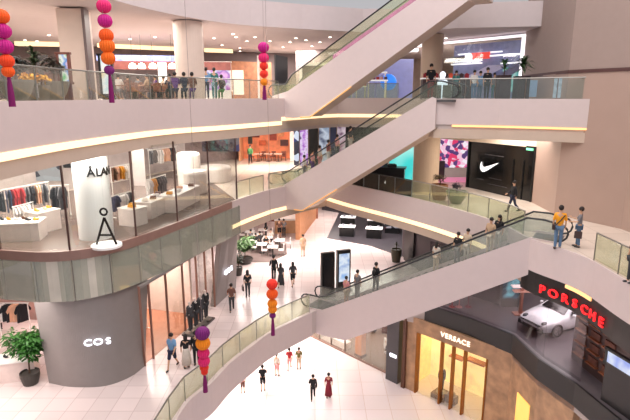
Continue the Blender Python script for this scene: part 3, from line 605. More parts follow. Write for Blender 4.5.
for i, px in enumerate((135, 144, 155, 174)):
    b = MB(); b.smooth = True; x, y = PT(px, 33, Z3); t = thing('pendant_lamp', 'glowing white pendant lamp, %s in the row over the top left restaurant' % ['leftmost', 'second from the left', 'third from the left', 'rightmost'][i], 'lamp', (x, y, Z3+1.9)); t['group'] = 'pendant lamps of the restaurant'
    b.lathe((0, 0, 0), [(.22, 0), (.26, .12), (.18, .3), (.04, .36)], 14); b.build('lamp_shade', mat((255,250,245), .5, emit=1.5, var=0), t); MB().tube([(0, 0, .36), (0, 0, 2.1)], .01, 5).build('cord', DARK, t)
panel('menu_board', 'glowing white menu board between the pendant lamps', 'board', 160, 168, 33.2, Z3, 1.0, 2.3, mat((255,252,248), .5, emit=1.2, var=0))
panel('counter', 'long brown restaurant counter behind the tables', 'counter', 118, 178, 33.5, Z3, 0, 1.0, mat((120,90,80), .6), .6)
b = MB(); b.ribbon([PT(115, 34.6, Z3), PT(232, 36, Z3)], Z3+1.95, Z3+2.5, .1, 1); TN[0] += 1; struct(b.build('trim_%d' % TN[0], mat((126,70,64), .6, var=.2)))
b = MB(); b.ribbon([PT(100, 36, Z3), PT(180, 37, Z3)], Z3+2.6, Z3+3.0, .1, 1); TN[0] += 1; struct(b.build('trim_%d' % TN[0], mat((110,120,170), .4, var=.3, emit=.4)))
# cove light in the ceiling (upper left) and downlights
b = MB(); b.ribbon([PT(15, 28, Z4-.02), PT(68, 28, Z4-.02)], Z4-.25, Z4-.02, .25, 1); TN[0] += 1
TN[0] += 1; b = MB(); b.plate([PT(14, 37.6, Z4)+(Z4-.3,), PT(66, 38.3, Z4)+(Z4-.3,), PT(66, 38.3, Z4)+(Z4-.02,), PT(14, 37.6, Z4)+(Z4-.02,)], (0, .5, 0)); struct(b.build('trim_%d' % TN[0], COVE))
TN[0] += 1; b = MB(); b.plate([PT(97, 39, Z4)+(Z4-.3,), PT(178, 42, Z4)+(Z4-.3,), PT(178, 42, Z4)+(Z4-.02,), PT(97, 39, Z4)+(Z4-.02,)], (0, .5, 0)); struct(b.build('trim_%d' % TN[0], COVE))
TN[0] += 1; b = MB(); b.plate([PT(204, 43, Z4)+(Z4-.3,), PT(232, 44, Z4)+(Z4-.3,), PT(232, 44, Z4)+(Z4-.02,), PT(204, 43, Z4)+(Z4-.02,)], (0, .5, 0)); struct(b.build('trim_%d' % TN[0], COVE))
dl = None
for px, py in [(37,41),(25,40),(49,35),(130,39),(155,37),(196,40),(214,38),(236,37),(247,41),(222,45),(240,48),(283,47),(290,42),(233,34),(255,37),(270,41),(218,51),(240,52),(296,38),(306,40),(312,46),(320,42),(330,37),(150,62),(446,38),(418,38),(405,47),(409,52)]:
    t = Z4/(-SP-CP*(py-210)/F)
    if t > 46: t = 46; 
    x, y = PT(px, t, Z4)
    if dl is None: b = MB(); b.cyl((0, 0, -.03), .09, .03, 12); dl = b.build('downlight', LAMP); o = dl
    else: o = dl.copy(); C.objects.link(o)
    o.location = (x, y, Z4); tag(o, 'small round glowing downlight set in the grey ceiling of the top gallery', 'downlight', 'ceiling downlights')
# top gallery right: display shelves, blue wall, light ribbons, framed shopfront
quadwall(PT(296, 46, Z3), PT(352, 44, Z3), Z3, Z4, mat((120,104,104), .6), 'wall_back')
framed('shop_entrance', 'dark shop entrance in a thick white frame left of the upper escalator', 'entrance', 301, 326, 40, Z3, .1, 2.6, mat((96,76,74), .5), mat((250,240,236), .5, emit=.7, var=0), fw=.22)
quadwall(PT(335, 43, Z3), PT(412, 41.5, Z3), Z3, Z3+3.1, mat((150,156,206), .5, emit=.25), 'wall_back')
b = MB(); x, y = PT(388, 40, Z3); b.smooth = True; b.ball((0, 0, 0), .62, 20, 12, (1, .3, 1)); o = b.build('wall_disc', mat((50,130,240), .4, emit=.8, var=.05)); o.location = (x, y, Z3+1.25); tag(o, 'glowing blue round wall disc behind the display shelves', 'sign')
def shelf_unit(label, px0, px1, t, z0):
    a, c = Vector(PT(px0, t, Z3)), Vector(PT(px1, t, Z3)); th = thing('display_shelf', label, 'shelf', (a.x, a.y, Z3)); L = (c-a).length
    MB().box((L/2, 0, z0), (L, .45, .09)).build('shelf_board', mat((255,250,250), .5, emit=.5, var=0), th)
    for x in (.1, L-.1): MB().box((x, 0, z0/2), (.06, .4, z0)).build('leg', WHITE, th)
    return a, L, z0+.045
R = random.Random(5)
tiers = [('top white display shelf of the stepped stand behind the railing', 367, 386, 39.2, 1.95), ('middle white display shelf of the stepped stand behind the railing', 355, 387, 38.9, 1.35), ('lowest white display shelf of the stepped stand behind the railing', 350, 366, 38.6, .9)]
bagp = None
for lb, a0, a1, t, z0 in tiers:
    a, L, zz = shelf_unit(lb, a0, a1, t, z0); n = int(L/.3)
    for i in range(n):
        if bagp is None:
            bagp = thing('handbag', '', 'handbag'); b = MB(); b.box((0, 0, .11), (.24, .12, .22)); b.build('bag_body', mat((150,50,50), .6, var=.3, scale=2), bagp); MB().tube([(-.08, 0, .2), (-.05, 0, .32), (.05, 0, .32), (.08, 0, .2)], .012, 6).build('handle', DARK, bagp); o = bagp
        else:
            o = bagp.copy(); C.objects.link(o)
            for ch in bagp.children: c = ch.copy(); C.objects.link(c); c.parent = o
        for ch in o.children:
            if ch.name.startswith('bag_body'): ch.material_slots[0].link = 'OBJECT'; ch.material_slots[0].material = mat(R.choice([(170,50,50), (120,50,60), (200,150,140), (90,70,90), (60,44,44)]), .6)
        o.location = (a.x+.2+i*.3, a.y, Z3+zz); lbl = 'small handbag on the '+lb.split(' of')[0]; o['label'] = lbl; o['group'] = lbl.replace('small handbag', 'handbags')
# white ceiling light ribbon
for i, (x0, y0, x1, y1, t) in enumerate(((400,50,424,46,35), (402,54,416,51,35.4), (404,44,426,42,35.8))):
    b = MB(); a = PT(x0, t, 0); c = PT(x1, t, 0); b.tube([(a[0], a[1], ZT(y0, t)), ((a[0]+c[0])/2, a[1], ZT((y0+y1)/2-1.5, t)), (c[0], c[1], ZT(y1, t))], .12, 8); b.tube([((a[0]+c[0])/2, a[1], ZT((y0+y1)/2-1.5, t)), ((a[0]+c[0])/2, a[1], Z4)], .015, 5)
    tag(b.build('ribbon_lamp', mat((255,252,255), .5, emit=1.8, var=0)), ['lower left white ribbon lamp hanging beside the round column', 'lowest short ribbon lamp beside the round column', 'topmost white ribbon lamp beside the round column'][i], 'lamp')
# big framed shopfront
fa, fb = PT(437, 38, Z3), PT(519, 33, Z3)
th = thing('shopfront', 'large shopfront in a glowing white frame on the top right gallery', 'shopfront', (fa[0], fa[1], Z3)); dv = Vector((fb[0]-fa[0], fb[1]-fa[1])); LL = dv.length; th.rotation_euler.z = math.atan2(dv.y, dv.x)
EM = mat((255,250,255), .5, emit=1.3, var=0)
for c, s in (((LL/2, 0, 3.93), (LL+.2, .2, .14)), ((LL, 0, 1.97), (.22, .2, 3.94)), ((0, 0, 1.97), (.12, .2, 3.94))): MB().box(c, s).build('frame', EM, th)
MB().box((LL/2, 1.8, 1.95), (LL, .1, 3.85)).build('back_wall', mat((128,132,170), .5, var=.15, emit=.25), th)
for c, s, m in (((LL*.35, 1.6, 3.2), (LL*.55, .1, .08), EM), ((LL*.55, 1.5, 2.95), (LL*.9, .1, .1), EM), ((LL*.2, 1.5, 2.5), (LL*.4, .1, .08), EM), ((LL*.8, 1.5, 2.4), (LL*.35, .1, .1), EM)): MB().box(c, s).build('light_bar', m, th)
MB().box((LL*.38, 1.45, 3.0), (1.5, .1, .45)).build('red_sign', mat((240,70,60), .5, emit=.8), th)
MB().box((LL*.1, 1.45, 2.85), (1.3, .1, .4)).build('dark_sign', mat((60,56,70), .5), th)
b = MB(); b.cyl((0, 0, 0), .3, .06, 24); o = b.build('round_sign', EM, th); o.rotation_euler.x = PI/2; o.location = (LL*.24, 1.4, 2.95)
b = MB(); b.plate([(LL*.1, 1.3, 1.2), (LL*.35, 1.3, 1.2), (LL*.75, 1.3, 2.3), (LL*.5, 1.3, 2.3)], (0, .08, 0)); b.build('sloping_panel', mat((190,180,214), .5, emit=.3), th)
b = MB(); b.plate([(LL*.42, 1.2, .9), (LL*.62, 1.2, 1.0), (LL*.95, 1.2, 2.2), (LL*.86, 1.2, 2.4)], (0, .08, 0)); b.build('curved_panel', mat((150,150,190), .5), th)
MB().box((LL*.78, 1.55, 1.3), (1.6, .1, 1.6)).build('teal_display', screen('teal shop glow', [(60,120,120), (120,200,200), (200,230,230)], .8, 2), th)
MB().box((LL*.5, 0, 1.95), (LL, .02, 3.8)).build('pane', GLF, th)
# counters with red goods on top gallery right
for i, (p0, p1, tt, lb) in enumerate(((421, 440, 31.5, 'left white sales counter with red goods at the head of the middle escalator'), (441, 470, 32, 'right white sales counter with red goods behind the escalator handrail end'))):
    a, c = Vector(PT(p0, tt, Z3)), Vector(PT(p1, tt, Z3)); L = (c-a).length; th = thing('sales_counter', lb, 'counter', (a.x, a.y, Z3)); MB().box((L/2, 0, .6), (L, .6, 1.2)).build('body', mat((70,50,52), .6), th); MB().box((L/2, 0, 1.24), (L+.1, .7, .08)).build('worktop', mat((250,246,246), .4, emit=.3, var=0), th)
    for k in range(int(L/.33)):
        b = MB(); b.box((0, 0, .13), (.24, .2, .26)); b.box((0, 0, .28), (.1, .08, .06)); o = b.build('gift_box', mat(R.choice([(190,40,40), (150,30,40), (220,90,60), (60,40,40)]), .6)); o.location = (a.x+.2+k*.33, a.y, Z3+1.28); tag(o, 'small red or dark boxed item on the '+('left' if i == 0 else 'right')+' white sales counter', 'box', ('left' if i == 0 else 'right')+' sales counter goods')
# bust shaped sign and round emblem on the rail
x, y = PT(443, 28.4, Z3); b = MB(); b.smooth = True; b.ball((0, 0, 1.35), .17, 12, 8, (1, .4, 1.1)); b.lathe((0, 0, .8), [(.3, 0), (.3, .2), (.12, .38), (.08, .46)], 16); b.cyl((0, 0, 0), .03, .8, 8); o = b.build('bust_sign', mat((230,240,255), .5, emit=1.1, var=0)); o.location = (x, y+.35, Z3); tag(o, 'glowing white bust shaped sign on a stand at the top of the middle escalator', 'sign')
panel('poster', 'pale blue poster reflected board left behind the top right railing', 'poster', 527, 536, 30, Z3, .15, 1.1, mat((150,176,206), .4, emit=.15))
panel('poster', 'larger pale blue notice board right behind the top right railing', 'poster', 553, 571, 26.8, Z3, .1, 1.1, mat((170,186,200), .4, var=.3, emit=.2))
# ------------------------------------------------------------------ cream level: black shopfront
dv = Vector((N1[0]-N0[0], N1[1]-N0[1])); LL = dv.length
th = thing('shopfront', 'black shopfront with a white curved tick emblem on the cream level', 'shopfront', (N0[0], N0[1], Z2), math.atan2(dv.y, dv.x))
MB().box((LL/2, .15, 1.65), (LL, .3, 3.3)).build('facade', mat((14,14,16), .18, coat=.3, name='gloss black facade'), th)
for c, s in (((0, -.03, 1.65), (.12, .12, 3.3)), ((LL, -.03, 1.65), (.12, .12, 3.3)), ((LL/2, -.03, 3.25), (LL, .12, .12)), ((LL*.72, -.02, 1.2), (.05, .08, 2.4)), ((LL*.86, -.02, 1.2), (.05, .08, 2.4))): MB().box(c, s).build('frame', BLACK, th)
# tick emblem outline (x along facade, z up)
SC = .78
sw = [(-1.0,.12),(-.9,.32),(-.84,.1),(-.72,-.02),(-.5,-.03),(1.0,.42),(-.3,-.26),(-.62,-.36),(-.86,-.3),(-1.0,-.12)]
b = MB(); b.plate([(LL*.36+.8*x, -.08, 1.62+.95*z) for x, z in sw], (0, .05, 0)); b.build('tick_emblem', mat((250,250,250), .5, emit=1.2, var=0), th)
for x, z, sx, sz in ((.42, 2.45, .3, .05), (.46, .95, .2, .03), (.22, .75, .12, .05), (.5, .55, .3, .03)): MB().box((LL*x, -.01, z), (LL*sx, .03, sz)).build('dim_shelf_edge', mat((70,66,70), .5), th)
b = MB(); b.box((LL*.93, -.06, 3.12), (.5, .06, .14)); b.build('exit_sign', mat((110,220,160), .5, emit=1, var=0), th)
# pink shop left of it
quadwall(PT(434, 39.5, Z2), PT(474, 39.5, Z2), Z2, Z2+3.4, screen('pink shop interior', [(240,120,170), (250,220,230), (230,60,90), (250,190,210), (110,60,90)], .85, 2.6, 'v'), 'wall_back')
framed('led_wall', 'bright pink and white display wall inside the pink shop', 'screen', 437, 467, 38.6, Z2, .9, 3.2, screen('pink display wall', [(250,200,225), (240,110,170), (250,240,250), (230,60,110), (90,60,120)], .95, 3.6, 'v'), WHITE)
panel('floor_reflection', 'painted pink floor reflection at the entrance of the pink shop', 'mat', 437, 468, 37.6, Z2, .0, .35, mat((240,150,190), .3, emit=.35))  # pink reflection on the floor, painted as a low glowing strip
panel('display_cabinet', 'dark cabinet at the left side of the pink shop', 'cabinet', 437, 444, 38, Z2, 0, 1.5, mat((60,34,50), .5), .4)
# teal screen
framed('led_wall', 'large glowing teal screen behind the dark tinted railing', 'screen', 388, 413, 38.5, Z2, .0, 4.0, screen('teal gradient', [(20,190,190), (60,220,215), (170,245,235), (30,200,200)], 1., .25), WHITE)
panel('partition', 'black partition wall left of the teal screen', 'partition', 345, 388, 39.5, Z2, 0, 4, mat((36,32,38), .5))
t = thing('display_counter', 'long black display counter behind the dark tinted railing', 'counter', onfloor(372, 36.9, Z2), -.25)
MB().box((0, 0, .6), (4.6, .9, 1.2)).build('body', mat((24,22,26), .3), t); MB().box((0, 0, 1.24), (4.8, 1.0, .08)).build('countertop', BLACK, t)
for i, (px, w, h, m) in enumerate(((363, .5, .5, BLACK), (371, .45, .35, WHITE), (380, .3, .3, mat((90,110,160), .5)), (391, .6, .2, BLACK))):
    x, y, z = onfloor(px, 36.7, Z2); b = MB(); b.box((0, 0, h/2), (w, .4, h)); b.box((0, 0, h+.02), (w*.7, .3, .04)); o = b.build('display_case', m); o.location = (x, y-.0+(px-372)*-.012, z+1.28); tag(o, ['black case at the left of the black display counter', 'white case on the middle of the black display counter', 'small blue case on the black display counter', 'flat black case at the right of the black display counter'][i], 'case')
# orange lit shop at the back, LED shop
OA, OB = PT(241, 50, Z2), PT(291, 50, Z2)
t = thing('shop', 'orange lit shop at the back of the cream level', 'shop', (OA[0], OA[1], Z2)); L = OB[0]-OA[0]
MB().box((L/2, 2, 2), (L, .1, 4)).build('back_wall', mat((206,116,78), .6, var=.35, scale=1.2, emit=.35), t)
MB().box((-.1, 1, 2), (.2, 2.2, 4)).build('side_wall', mat((214,150,110), .6), t); MB().box((L+.25, 1, 2), (.7, 2.2, 4)).build('side_wall', mat((230,214,206), .6), t)
MB().box((L/2, 0, 3.9), (L, .2, .5)).build('lintel', CREAM, t)
for k, (x, z, w, h, c) in enumerate(((.25,2.6,.9,.9,(110,40,30)), (.45,2.9,.8,.6,(60,40,36)), (.62,2.2,.7,.7,(150,60,40)), (.78,2.7,.6,.9,(230,150,100)), (.85,1.6,.8,.6,(90,50,46)), (.4,1.6,.7,.5,(200,90,50)), (.15,1.9,.4,.8,(70,60,50)), (.6,3.2,1.2,.3,(230,190,150)))):
    MB().box((L*x, 1.8, z), (w, .3, h)).build('wall_display', mat(c, .6, var=.3), t)
for i in range(3):
    x = OA[0]+L*(.35+.2*i); y = OA[1]-.4; dining_table('small round display table inside the orange lit shop', (x, y, Z2), 'tables in the orange lit shop', .8, mat((230,190,170), .6))
    chairs([(x-.6, y, Z2, PI/2), (x+.5, y+.5, Z2, 0)], mat((120,60,44), .6), DARK, 'red brown chair beside a table of the orange lit shop', 'chairs of the orange lit shop')
for i, (a0, a1, m, lb) in enumerate(((294, 299, screen('white blue tiles', [(30,30,60), (220,230,250), (40,50,120)], .9, 1.6, 'v'), 'narrow screen of white and blue squares beside the orange lit shop'), (300, 308, screen('violet figure', [(30,20,50), (190,120,220), (240,220,250), (60,40,110)], .9, 1.8), 'screen with violet shapes right of the blue squares'),
      (309, 318, BLACK, 'black pillar panel between the two lit screens'), (319, 329, screen('pale blue shop', [(120,140,170), (210,220,235), (80,90,120)], .8, 1.2), 'pale blue lit panel right of the black pillar'), (330, 336, mat((40,50,80), .5), 'dark blue panel behind the middle escalator'), (337, 350, screen('rose shop', [(200,140,170), (240,220,230), (120,80,110)], .7, 1.2), 'rose lit panel behind the middle escalator'))):
    panel('led_panel', lb, 'screen', a0, a1, 46-.2*i, Z2, 0.1, 3.95, m)
# ------------------------------------------------------------------ boutique on the left (cream level)
gpts = e2l[:k6+1]; rs = resample(gpts, 1.55)
t = thing('curved_glass_wall', 'tall curved glass wall with slim mullions around the boutique', 'glass wall', (rs[0][0], rs[0][1], Z2)); o0 = Vector(rs[0])
loc = [Vector(p)-o0 for p in offset(rs, .06)]; up = [Vector(p)-o0 for p in offset(rs, .06)]
for a, c in zip(loc, loc[1:]):
    MB().ribbon([tuple(a), tuple(c)], .1, 4.0, .02).build('glass_pane', GLF, t); dq = (c-a).normalized(); nq = Vector((dq.y, -dq.x))*.16; MB().ribbon([tuple(a+nq), tuple(c+nq)], -2.08, -.34, .02, -1).build('spandrel_pane', GLB, t)
for i, a in enumerate(loc):
    if i % 2 == 0: MB().box((a.x, a.y, 2.05), (.07, .07, 4.0)).build('mullion', mat((92,66,60), .4, .4), t)
    MB().box((a.x+.1, a.y-.15, -1.2), (.03, .03, 1.8)).build('mullion', mat((110,104,98), .4, .4), t)
# column lettering and round sign
cv = Vector((-colx, -coly)).normalized()
ts = thing('shop_sign', 'black capital letters of the shop name around the white column', 'sign', (colx, coly, Z2+3.0)); a0 = math.atan2(cv.y, cv.x)
for ch, sarc in zip('ÅLAND', (.0, .3, .55, .86, 1.18)):
    aa = a0+sarc/.74; put_text(ch, .5, .012, BLACK, (colx+.76*math.cos(aa), coly+.76*math.sin(aa), Z2+3.0), (-math.sin(aa), math.cos(aa), 0), ts, 'letter', bold=.012)
x, y, z = onfloor(103.5, 21.15, Z2); t = thing('letter_sculpture', 'black letter A with a ring on a round white base beside the white column', 'sign', (x, y+.35, z+.01))
MB().cyl((0, 0, 0), .62, .1, 32).build('base', mat((250,248,246), .4), t)
b = MB(); b.tube([(-.42, 0, .1), (0, 0, 1.25)], .05, 8); b.tube([(.42, 0, .1), (0, 0, 1.25)], .05, 8); b.tube([(-.27, 0, .5), (.27, 0, .5)], .045, 8); b.build('letter_frame', mat((30,22,20), .35, .5), t)
b = MB(); b.smooth = True; b.tube([(.14*math.cos(a*PI/10), 0, 1.5+.14*math.sin(a*PI/10)) for a in range(21)], .045, 8); b.build('ring', mat((30,22,20), .35, .5), t)
fc = [tuple(Vector(p_)) for p_ in offset(e2l[:k6+1], .2)]; b = MB(); b.prism(fc+[PT(205, 40, Z2), PT(190, 45, Z2), PT(78, 34.5, Z2), (-22, 27), (-22, 16)], Z2+.004, Z2+.02); tag(b.build('floor_covering', mat((112,94,86), .25, var=.05)), 'grey brown polished floor covering of the boutique', 'floor covering')
# boutique back wall
quadwall(PT(-60, 30, Z2), PT(78, 35, Z2), Z2, Z3-2.1, mat((206,192,188), .6, var=.15, scale=.8), 'wall_left')
quadwall(PT(78, 35, Z2), PT(186, 46, Z2), Z2, Z3-2.1, mat((200,186,186), .6, var=.2, scale=.8), 'wall_back')
quadwall(PT(186, 47, Z2), PT(240, 52, Z2), Z2, Z3-2.1, mat((150,128,126), .6, var=.3, scale=.8), 'wall_back')
GM = None
def garment_mesh():
    global GM
    if GM is None:
        b = MB(); pr = [(-.23, 0), (-.2, .5), (-.3, .42), (-.34, .52), (-.2, .74), (-.06, .8), (.06, .8), (.2, .74), (.34, .52), (.3, .42), (.2, .5), (.23, 0)]
        b.plate([(0.03, x, z-.86) for x, z in pr], (-.07, 0, 0)); b.tube([(0, 0, -.06), (0, 0, 0)], .008, 5); GM = b.mesh('garment', mat((90,90,90)))
    return GM
def rack(label, short, p0, p1, z, h, cols, long=1., every=None):
    a, c = Vector(p0), Vector(p1); L = (c-a).length; rz = math.atan2(c.y-a.y, c.x-a.x)
    t = thing('clothes_rack', label, 'clothes rack', (a.x, a.y, z), rz); MB().tube([(0, 0, h), (L, 0, h)], .03, 8).build('rail', WHITE, t)
    for x in (.05, L-.05): MB().tube([(x, 0, 0), (x, 0, h)], .025, 8).build('post', WHITE, t); MB().box((x, 0, .02), (.06, .5, .04)).build('foot', WHITE, t)
    n = int((L-.2)/.17); d = (c-a).normalized()
    for i in range(n):
        nm, rgb = cols[int(i*len(cols)/n)]
        o = bpy.data.objects.new('garment', garment_mesh()); C.objects.link(o); o.location = (a.x+d.x*(.15+i*.17), a.y+d.y*(.15+i*.17), z+h); o.rotation_euler.z = rz+R.uniform(-.25, .25)-.5; o.scale.z = long*R.uniform(.92, 1.08)
        o.material_slots[0].link = 'OBJECT'; o.material_slots[0].material = mat(rgb, .85, var=.1)
        tag(o, '%s garment hanging on the %s' % (nm, short), 'clothing', '%s garments on the %s' % (nm, short))
BK, GY, RE, WH, NV, BR, YE, PE = ('black', (36,36,42)), ('grey', (110,108,112)), ('red', (200,36,44)), ('white', (232,226,224)), ('navy', (40,48,80)), ('brown', (110,70,54)), ('yellow', (226,160,50)), ('peach', (232,180,150))
rack('long clothes rack at the far left of the boutique with black, red and white clothes', 'long rack at the far left of the boutique', PT(-12, 24.2, Z2), PT(52, 27.5, Z2), Z2, 1.75, [BK, BK, BK, NV, RE, RE, GY, BK, PE, GY], 1.25)
rack('low clothes rack with white clothes below the red ones', 'low rack in front of the red clothes', PT(15, 24.2, Z2), PT(36, 25.4, Z2), Z2, 1.1, [WH], .95)
rack('clothes rack of dark long coats left of the white column', 'rack of dark coats left of the white column', PT(53, 27, Z2), PT(72, 27.4, Z2), Z2, 1.6, [BK, GY, BK], 1.5)
rack('upper clothes rack right of the white column with mixed clothes', 'upper rack right of the white column', PT(113, 30.5, Z2), PT(132, 32, Z2), Z2, 2.1, [BR, PE, YE, WH], 1.)
rack('lower clothes rack right of the white column with blue and white clothes', 'lower rack right of the white column', PT(112, 26.5, Z2), PT(136, 28.2, Z2), Z2, 1.15, [NV, WH, WH, GY], .9)
rack('clothes rack with yellow and black clothes behind the white plinth', 'rack behind the middle white plinth', PT(148, 29.8, Z2), PT(167, 32, Z2), Z2, 1.45, [WH, YE, BK, GY], 1.1)
rack('high clothes rack at the back wall of the boutique', 'high rack at the back wall', PT(150, 38, Z2), PT(178, 41, Z2), Z2, 2.3, [GY, WH, PE, BK], 1.2)
def bench(label, p0, p1, z, h, w, m=None):
    a, c = Vector(p0), Vector(p1); L = (c-a).length; t = thing('display_table', label, 'table', (a.x, a.y, z), math.atan2(c.y-a.y, c.x-a.x))
    MB().box((L/2, w/2, h/2), (L, w, h)).build('body', m or mat((226,212,206), .5), t); MB().box((L/2, w/2, h+.02), (L+.06, w+.06, .05)).build('tabletop', mat((246,238,234), .4), t); return a, c, h+.045
def goods(a, c, z, w, n, cols, lb, grp, kind='shoe', cat='shoe'):
    for i in range(n):
        f = (i+.5)/n; b = MB(); b.smooth = True
        if kind == 'shoe': b.ball((0, 0, .05), .14, 10, 6, (1, .4, .4)); b.ball((-.06, 0, .08), .07, 8, 5, (1, .7, 1))
        else: b.box((0, 0, .05), (.32, .26, .05)); b.box((0, 0, .1), (.3, .25, .04)); b.box((.02, 0, .14), (.28, .24, .04)); b.smooth = False
        nm, rgb = cols[i % len(cols)]; o = b.build('folded_shirt' if kind != 'shoe' else 'shoe', mat(rgb, .7)); p = a.lerp(c, f); d = (c-a).normalized(); o.location = (p.x-d.y*w*R.uniform(.3, .7), p.y+d.x*w*R.uniform(.3, .7), z); o.rotation_euler.z = R.uniform(-.6, .6); tag(o, '%s %s' % (nm, lb), cat, nm+' '+grp)
a, c, h = bench('long white display table at the left front of the boutique', PT(-16, 21.9, Z2), PT(40, 22.3, Z2), Z2, .8, 1.1); goods(a, c, Z2+h, 1.1, 7, [BR, BK, YE, WH], 'shoes set out on the long white table at the left', 'shoes on the long white table')
a, c, h = bench('white display table behind the long one, below the dark coats', PT(40, 23.4, Z2), PT(62, 24.4, Z2), Z2, .95, .9); goods(a, c, Z2+h, .9, 3, [YE, PE], 'shoes on the table below the dark coats', 'shoes on the table below the coats')
a, c, h = bench('white plinth right of the letter sculpture', PT(135, 24.6, Z2), PT(148, 25.4, Z2), Z2, .85, 1.); goods(a, c, Z2+h, 1., 2, [YE, YE], 'folded shirt on the first white plinth', 'shirts on the first white plinth', 'shirt', 'clothing')
a, c, h = bench('long white plinth in the middle of the boutique', PT(152, 26.2, Z2), PT(172, 28.5, Z2), Z2, .85, 1.); goods(a, c, Z2+h, 1., 4, [WH, BR], 'folded shirt on the long middle plinth', 'shirts on the middle plinth', 'shirt', 'clothing')
a, c, h = bench('white plinth at the right end of the boutique with bags on top', PT(176, 27.6, Z2), PT(200, 31, Z2), Z2, .9, 1.); goods(a, c, Z2+h, 1., 4, [YE, WH, PE, BR], 'folded shirt on the right plinth', 'shirts on the right plinth', 'shirt', 'clothing')
b = MB(); b.smooth = True
for i, (px, tt, r, hh, lb) in enumerate(((190, 36, .8, 2.4, 'tall rounded white display drum at the right of the boutique'), (196, 33.5, .75, 1.5, 'low rounded white display drum at the right of the boutique'), (215, 38, 1.2, 1.2, 'wide pale round counter beyond the boutique glass'))):
    x, y, z = onfloor(px, tt, Z2); b = MB(); b.lathe((0, 0, 0), [(r*.95, 0), (r, .1), (r, hh-.2), (r*.9, hh-.05), (r*.7, hh)], 28); o = b.build('display_drum', mat((236,226,220), .5)); o.location = (x, y, z); tag(o, lb, 'display')
panel('led_panel', 'blue violet lit shop panel at the back seen through the boutique glass', 'screen', 203, 240, 46.5, Z2, 1.3, 3.9, screen('blue violet shop', [(60,50,70), (120,100,110), (70,70,140), (160,140,150), (90,60,60)], .35, 1.2, 'v'))
panel('mirror_panel', 'tall pale panel between two mullions at the middle of the boutique', 'panel', 134, 146, 36, Z2, 0, 3.9, mat((220,208,206), .4))
panel('picture_panel', 'black picture in a white frame left of the white column', 'picture', 66, 74, 33.8, Z2, 1.6, 3.0, BLACK)
panel('wall_display', 'white lit wall display of small goods at the back left of the boutique', 'display', 38, 62, 32.8, Z2, .9, 3.4, screen('small goods wall', [(240,236,236), (200,180,180), (250,246,246), (90,90,100), (240,230,228)], .55, 2.2, 'v'))
panel('shelf_strip', 'row of small red and white goods above the left clothes rack', 'shelf', -10, 38, 30.5, Z2, 2.1, 2.5, screen('small red goods', [(220,60,70), (240,236,236), (120,90,90), (240,200,200)], .5, 3, 'v'))
# ------------------------------------------------------------------ lower level: grey clothing shop
GRY = mat((144,136,134), .45, .25, var=.03); tp = lambda px, py: P(px, py, Z2-2.1)
def leanwall(base, top, z0, z1, th, m, name):
    n = len(base); b = MB(); b.smooth = False; base = smooth(base, 4) if n > 5 else base; top = smooth(top, 4) if n > 5 else top; n = len(base); bo = offset(base, th); to = offset(top, th); vs = []
    for i in range(n): vs += [(base[i][0], base[i][1], z0), (top[i][0], top[i][1], z1), (to[i][0], to[i][1], z1), (bo[i][0], bo[i][1], z0)]
    b.add(vs, [(4*j+i, 4*j+(i+1) % 4, 4*j+4+(i+1) % 4, 4*j+4+i) for j in range(n-1) for i in range(4)]+[(3, 2, 1, 0), tuple(4*n-4+i for i in range(4))]); return struct(b.build(name, m))
cb = smooth([P(49, 383, Z1), P(72, 387, Z1), P(105, 386, Z1), P(130, 377, Z1), P(145, 366, Z1)], 5); EI = offset(resample(e2l, .05), .14)
def edge_at(px): return min(EI, key=lambda p: abs(315+F*p[0]/(p[1]*CP-(Z2-2.08)*SP)-px))
ct = smooth([edge_at(33), edge_at(62), edge_at(100), edge_at(128), edge_at(148)], 5)
leanwall(cb, ct, Z1, Z2-2.08, .3, GRY, 'wall_left')
cb2 = [P(215, 307, Z1), P(225, 298, Z1), P(236, 288, Z1)]; ct2 = [edge_at(221), edge_at(229), edge_at(237.5)]
leanwall(cb2, ct2, Z1, Z2-2.08, .3, GRY, 'wall_left')
LOGO = mat((240,244,255), .5, emit=2.2, var=0)
def cos_sign(label, c, right, size):
    t = thing('shop_sign', label, 'sign', c); r = Vector(right).normalized()
    for k, ch in enumerate('COS'):
        put_text(ch, size, .03, LOGO, (c[0]+r.x*(k-1)*size*1.02, c[1]+r.y*(k-1)*size*1.02, c[2]), right, t, 'letter', sx=1.25)
p = Vector(P(98, 341, Z1)); 
def on_wall(px, py, base, top):
    best = None
    for i in range(len(base)-1):
        for k in range(20):
            f = k/20; bx = Vector(base[i]).lerp(Vector(base[i+1]), f); tx = Vector(top[i]).lerp(Vector(top[i+1]), f)
            for h in range(40):
                g = h/40; q = bx.lerp(tx, g); z = Z1+g*(Z2-2.08-Z1); dep = q.y*CP-z*SP; sx = 315+F*q.x/dep; sy = 210-F*(q.y*SP+z*CP)/dep; e = (sx-px)**2+(sy-py)**2
                if best is None or e < best[0]: best = (e, q, z, (Vector(base[i+1])-Vector(base[i])).normalized())
    return best
e, q, z, d = on_wall(98.5, 341, cb, ct); nn = Vector((d.y, -d.x)); cos_sign('glowing white shop name letters on the large curved grey wall', (q.x+nn.x*.1, q.y+nn.y*.1, z), (d.x, d.y, 0), .4)
e, q, z, d = on_wall(227, 270, cb2, ct2); nn = Vector((d.y, -d.x)); cos_sign('small glowing white shop name letters on the far grey wall end', (q.x+nn.x*.1, q.y+nn.y*.1, z), (d.x, d.y, 0), .42)
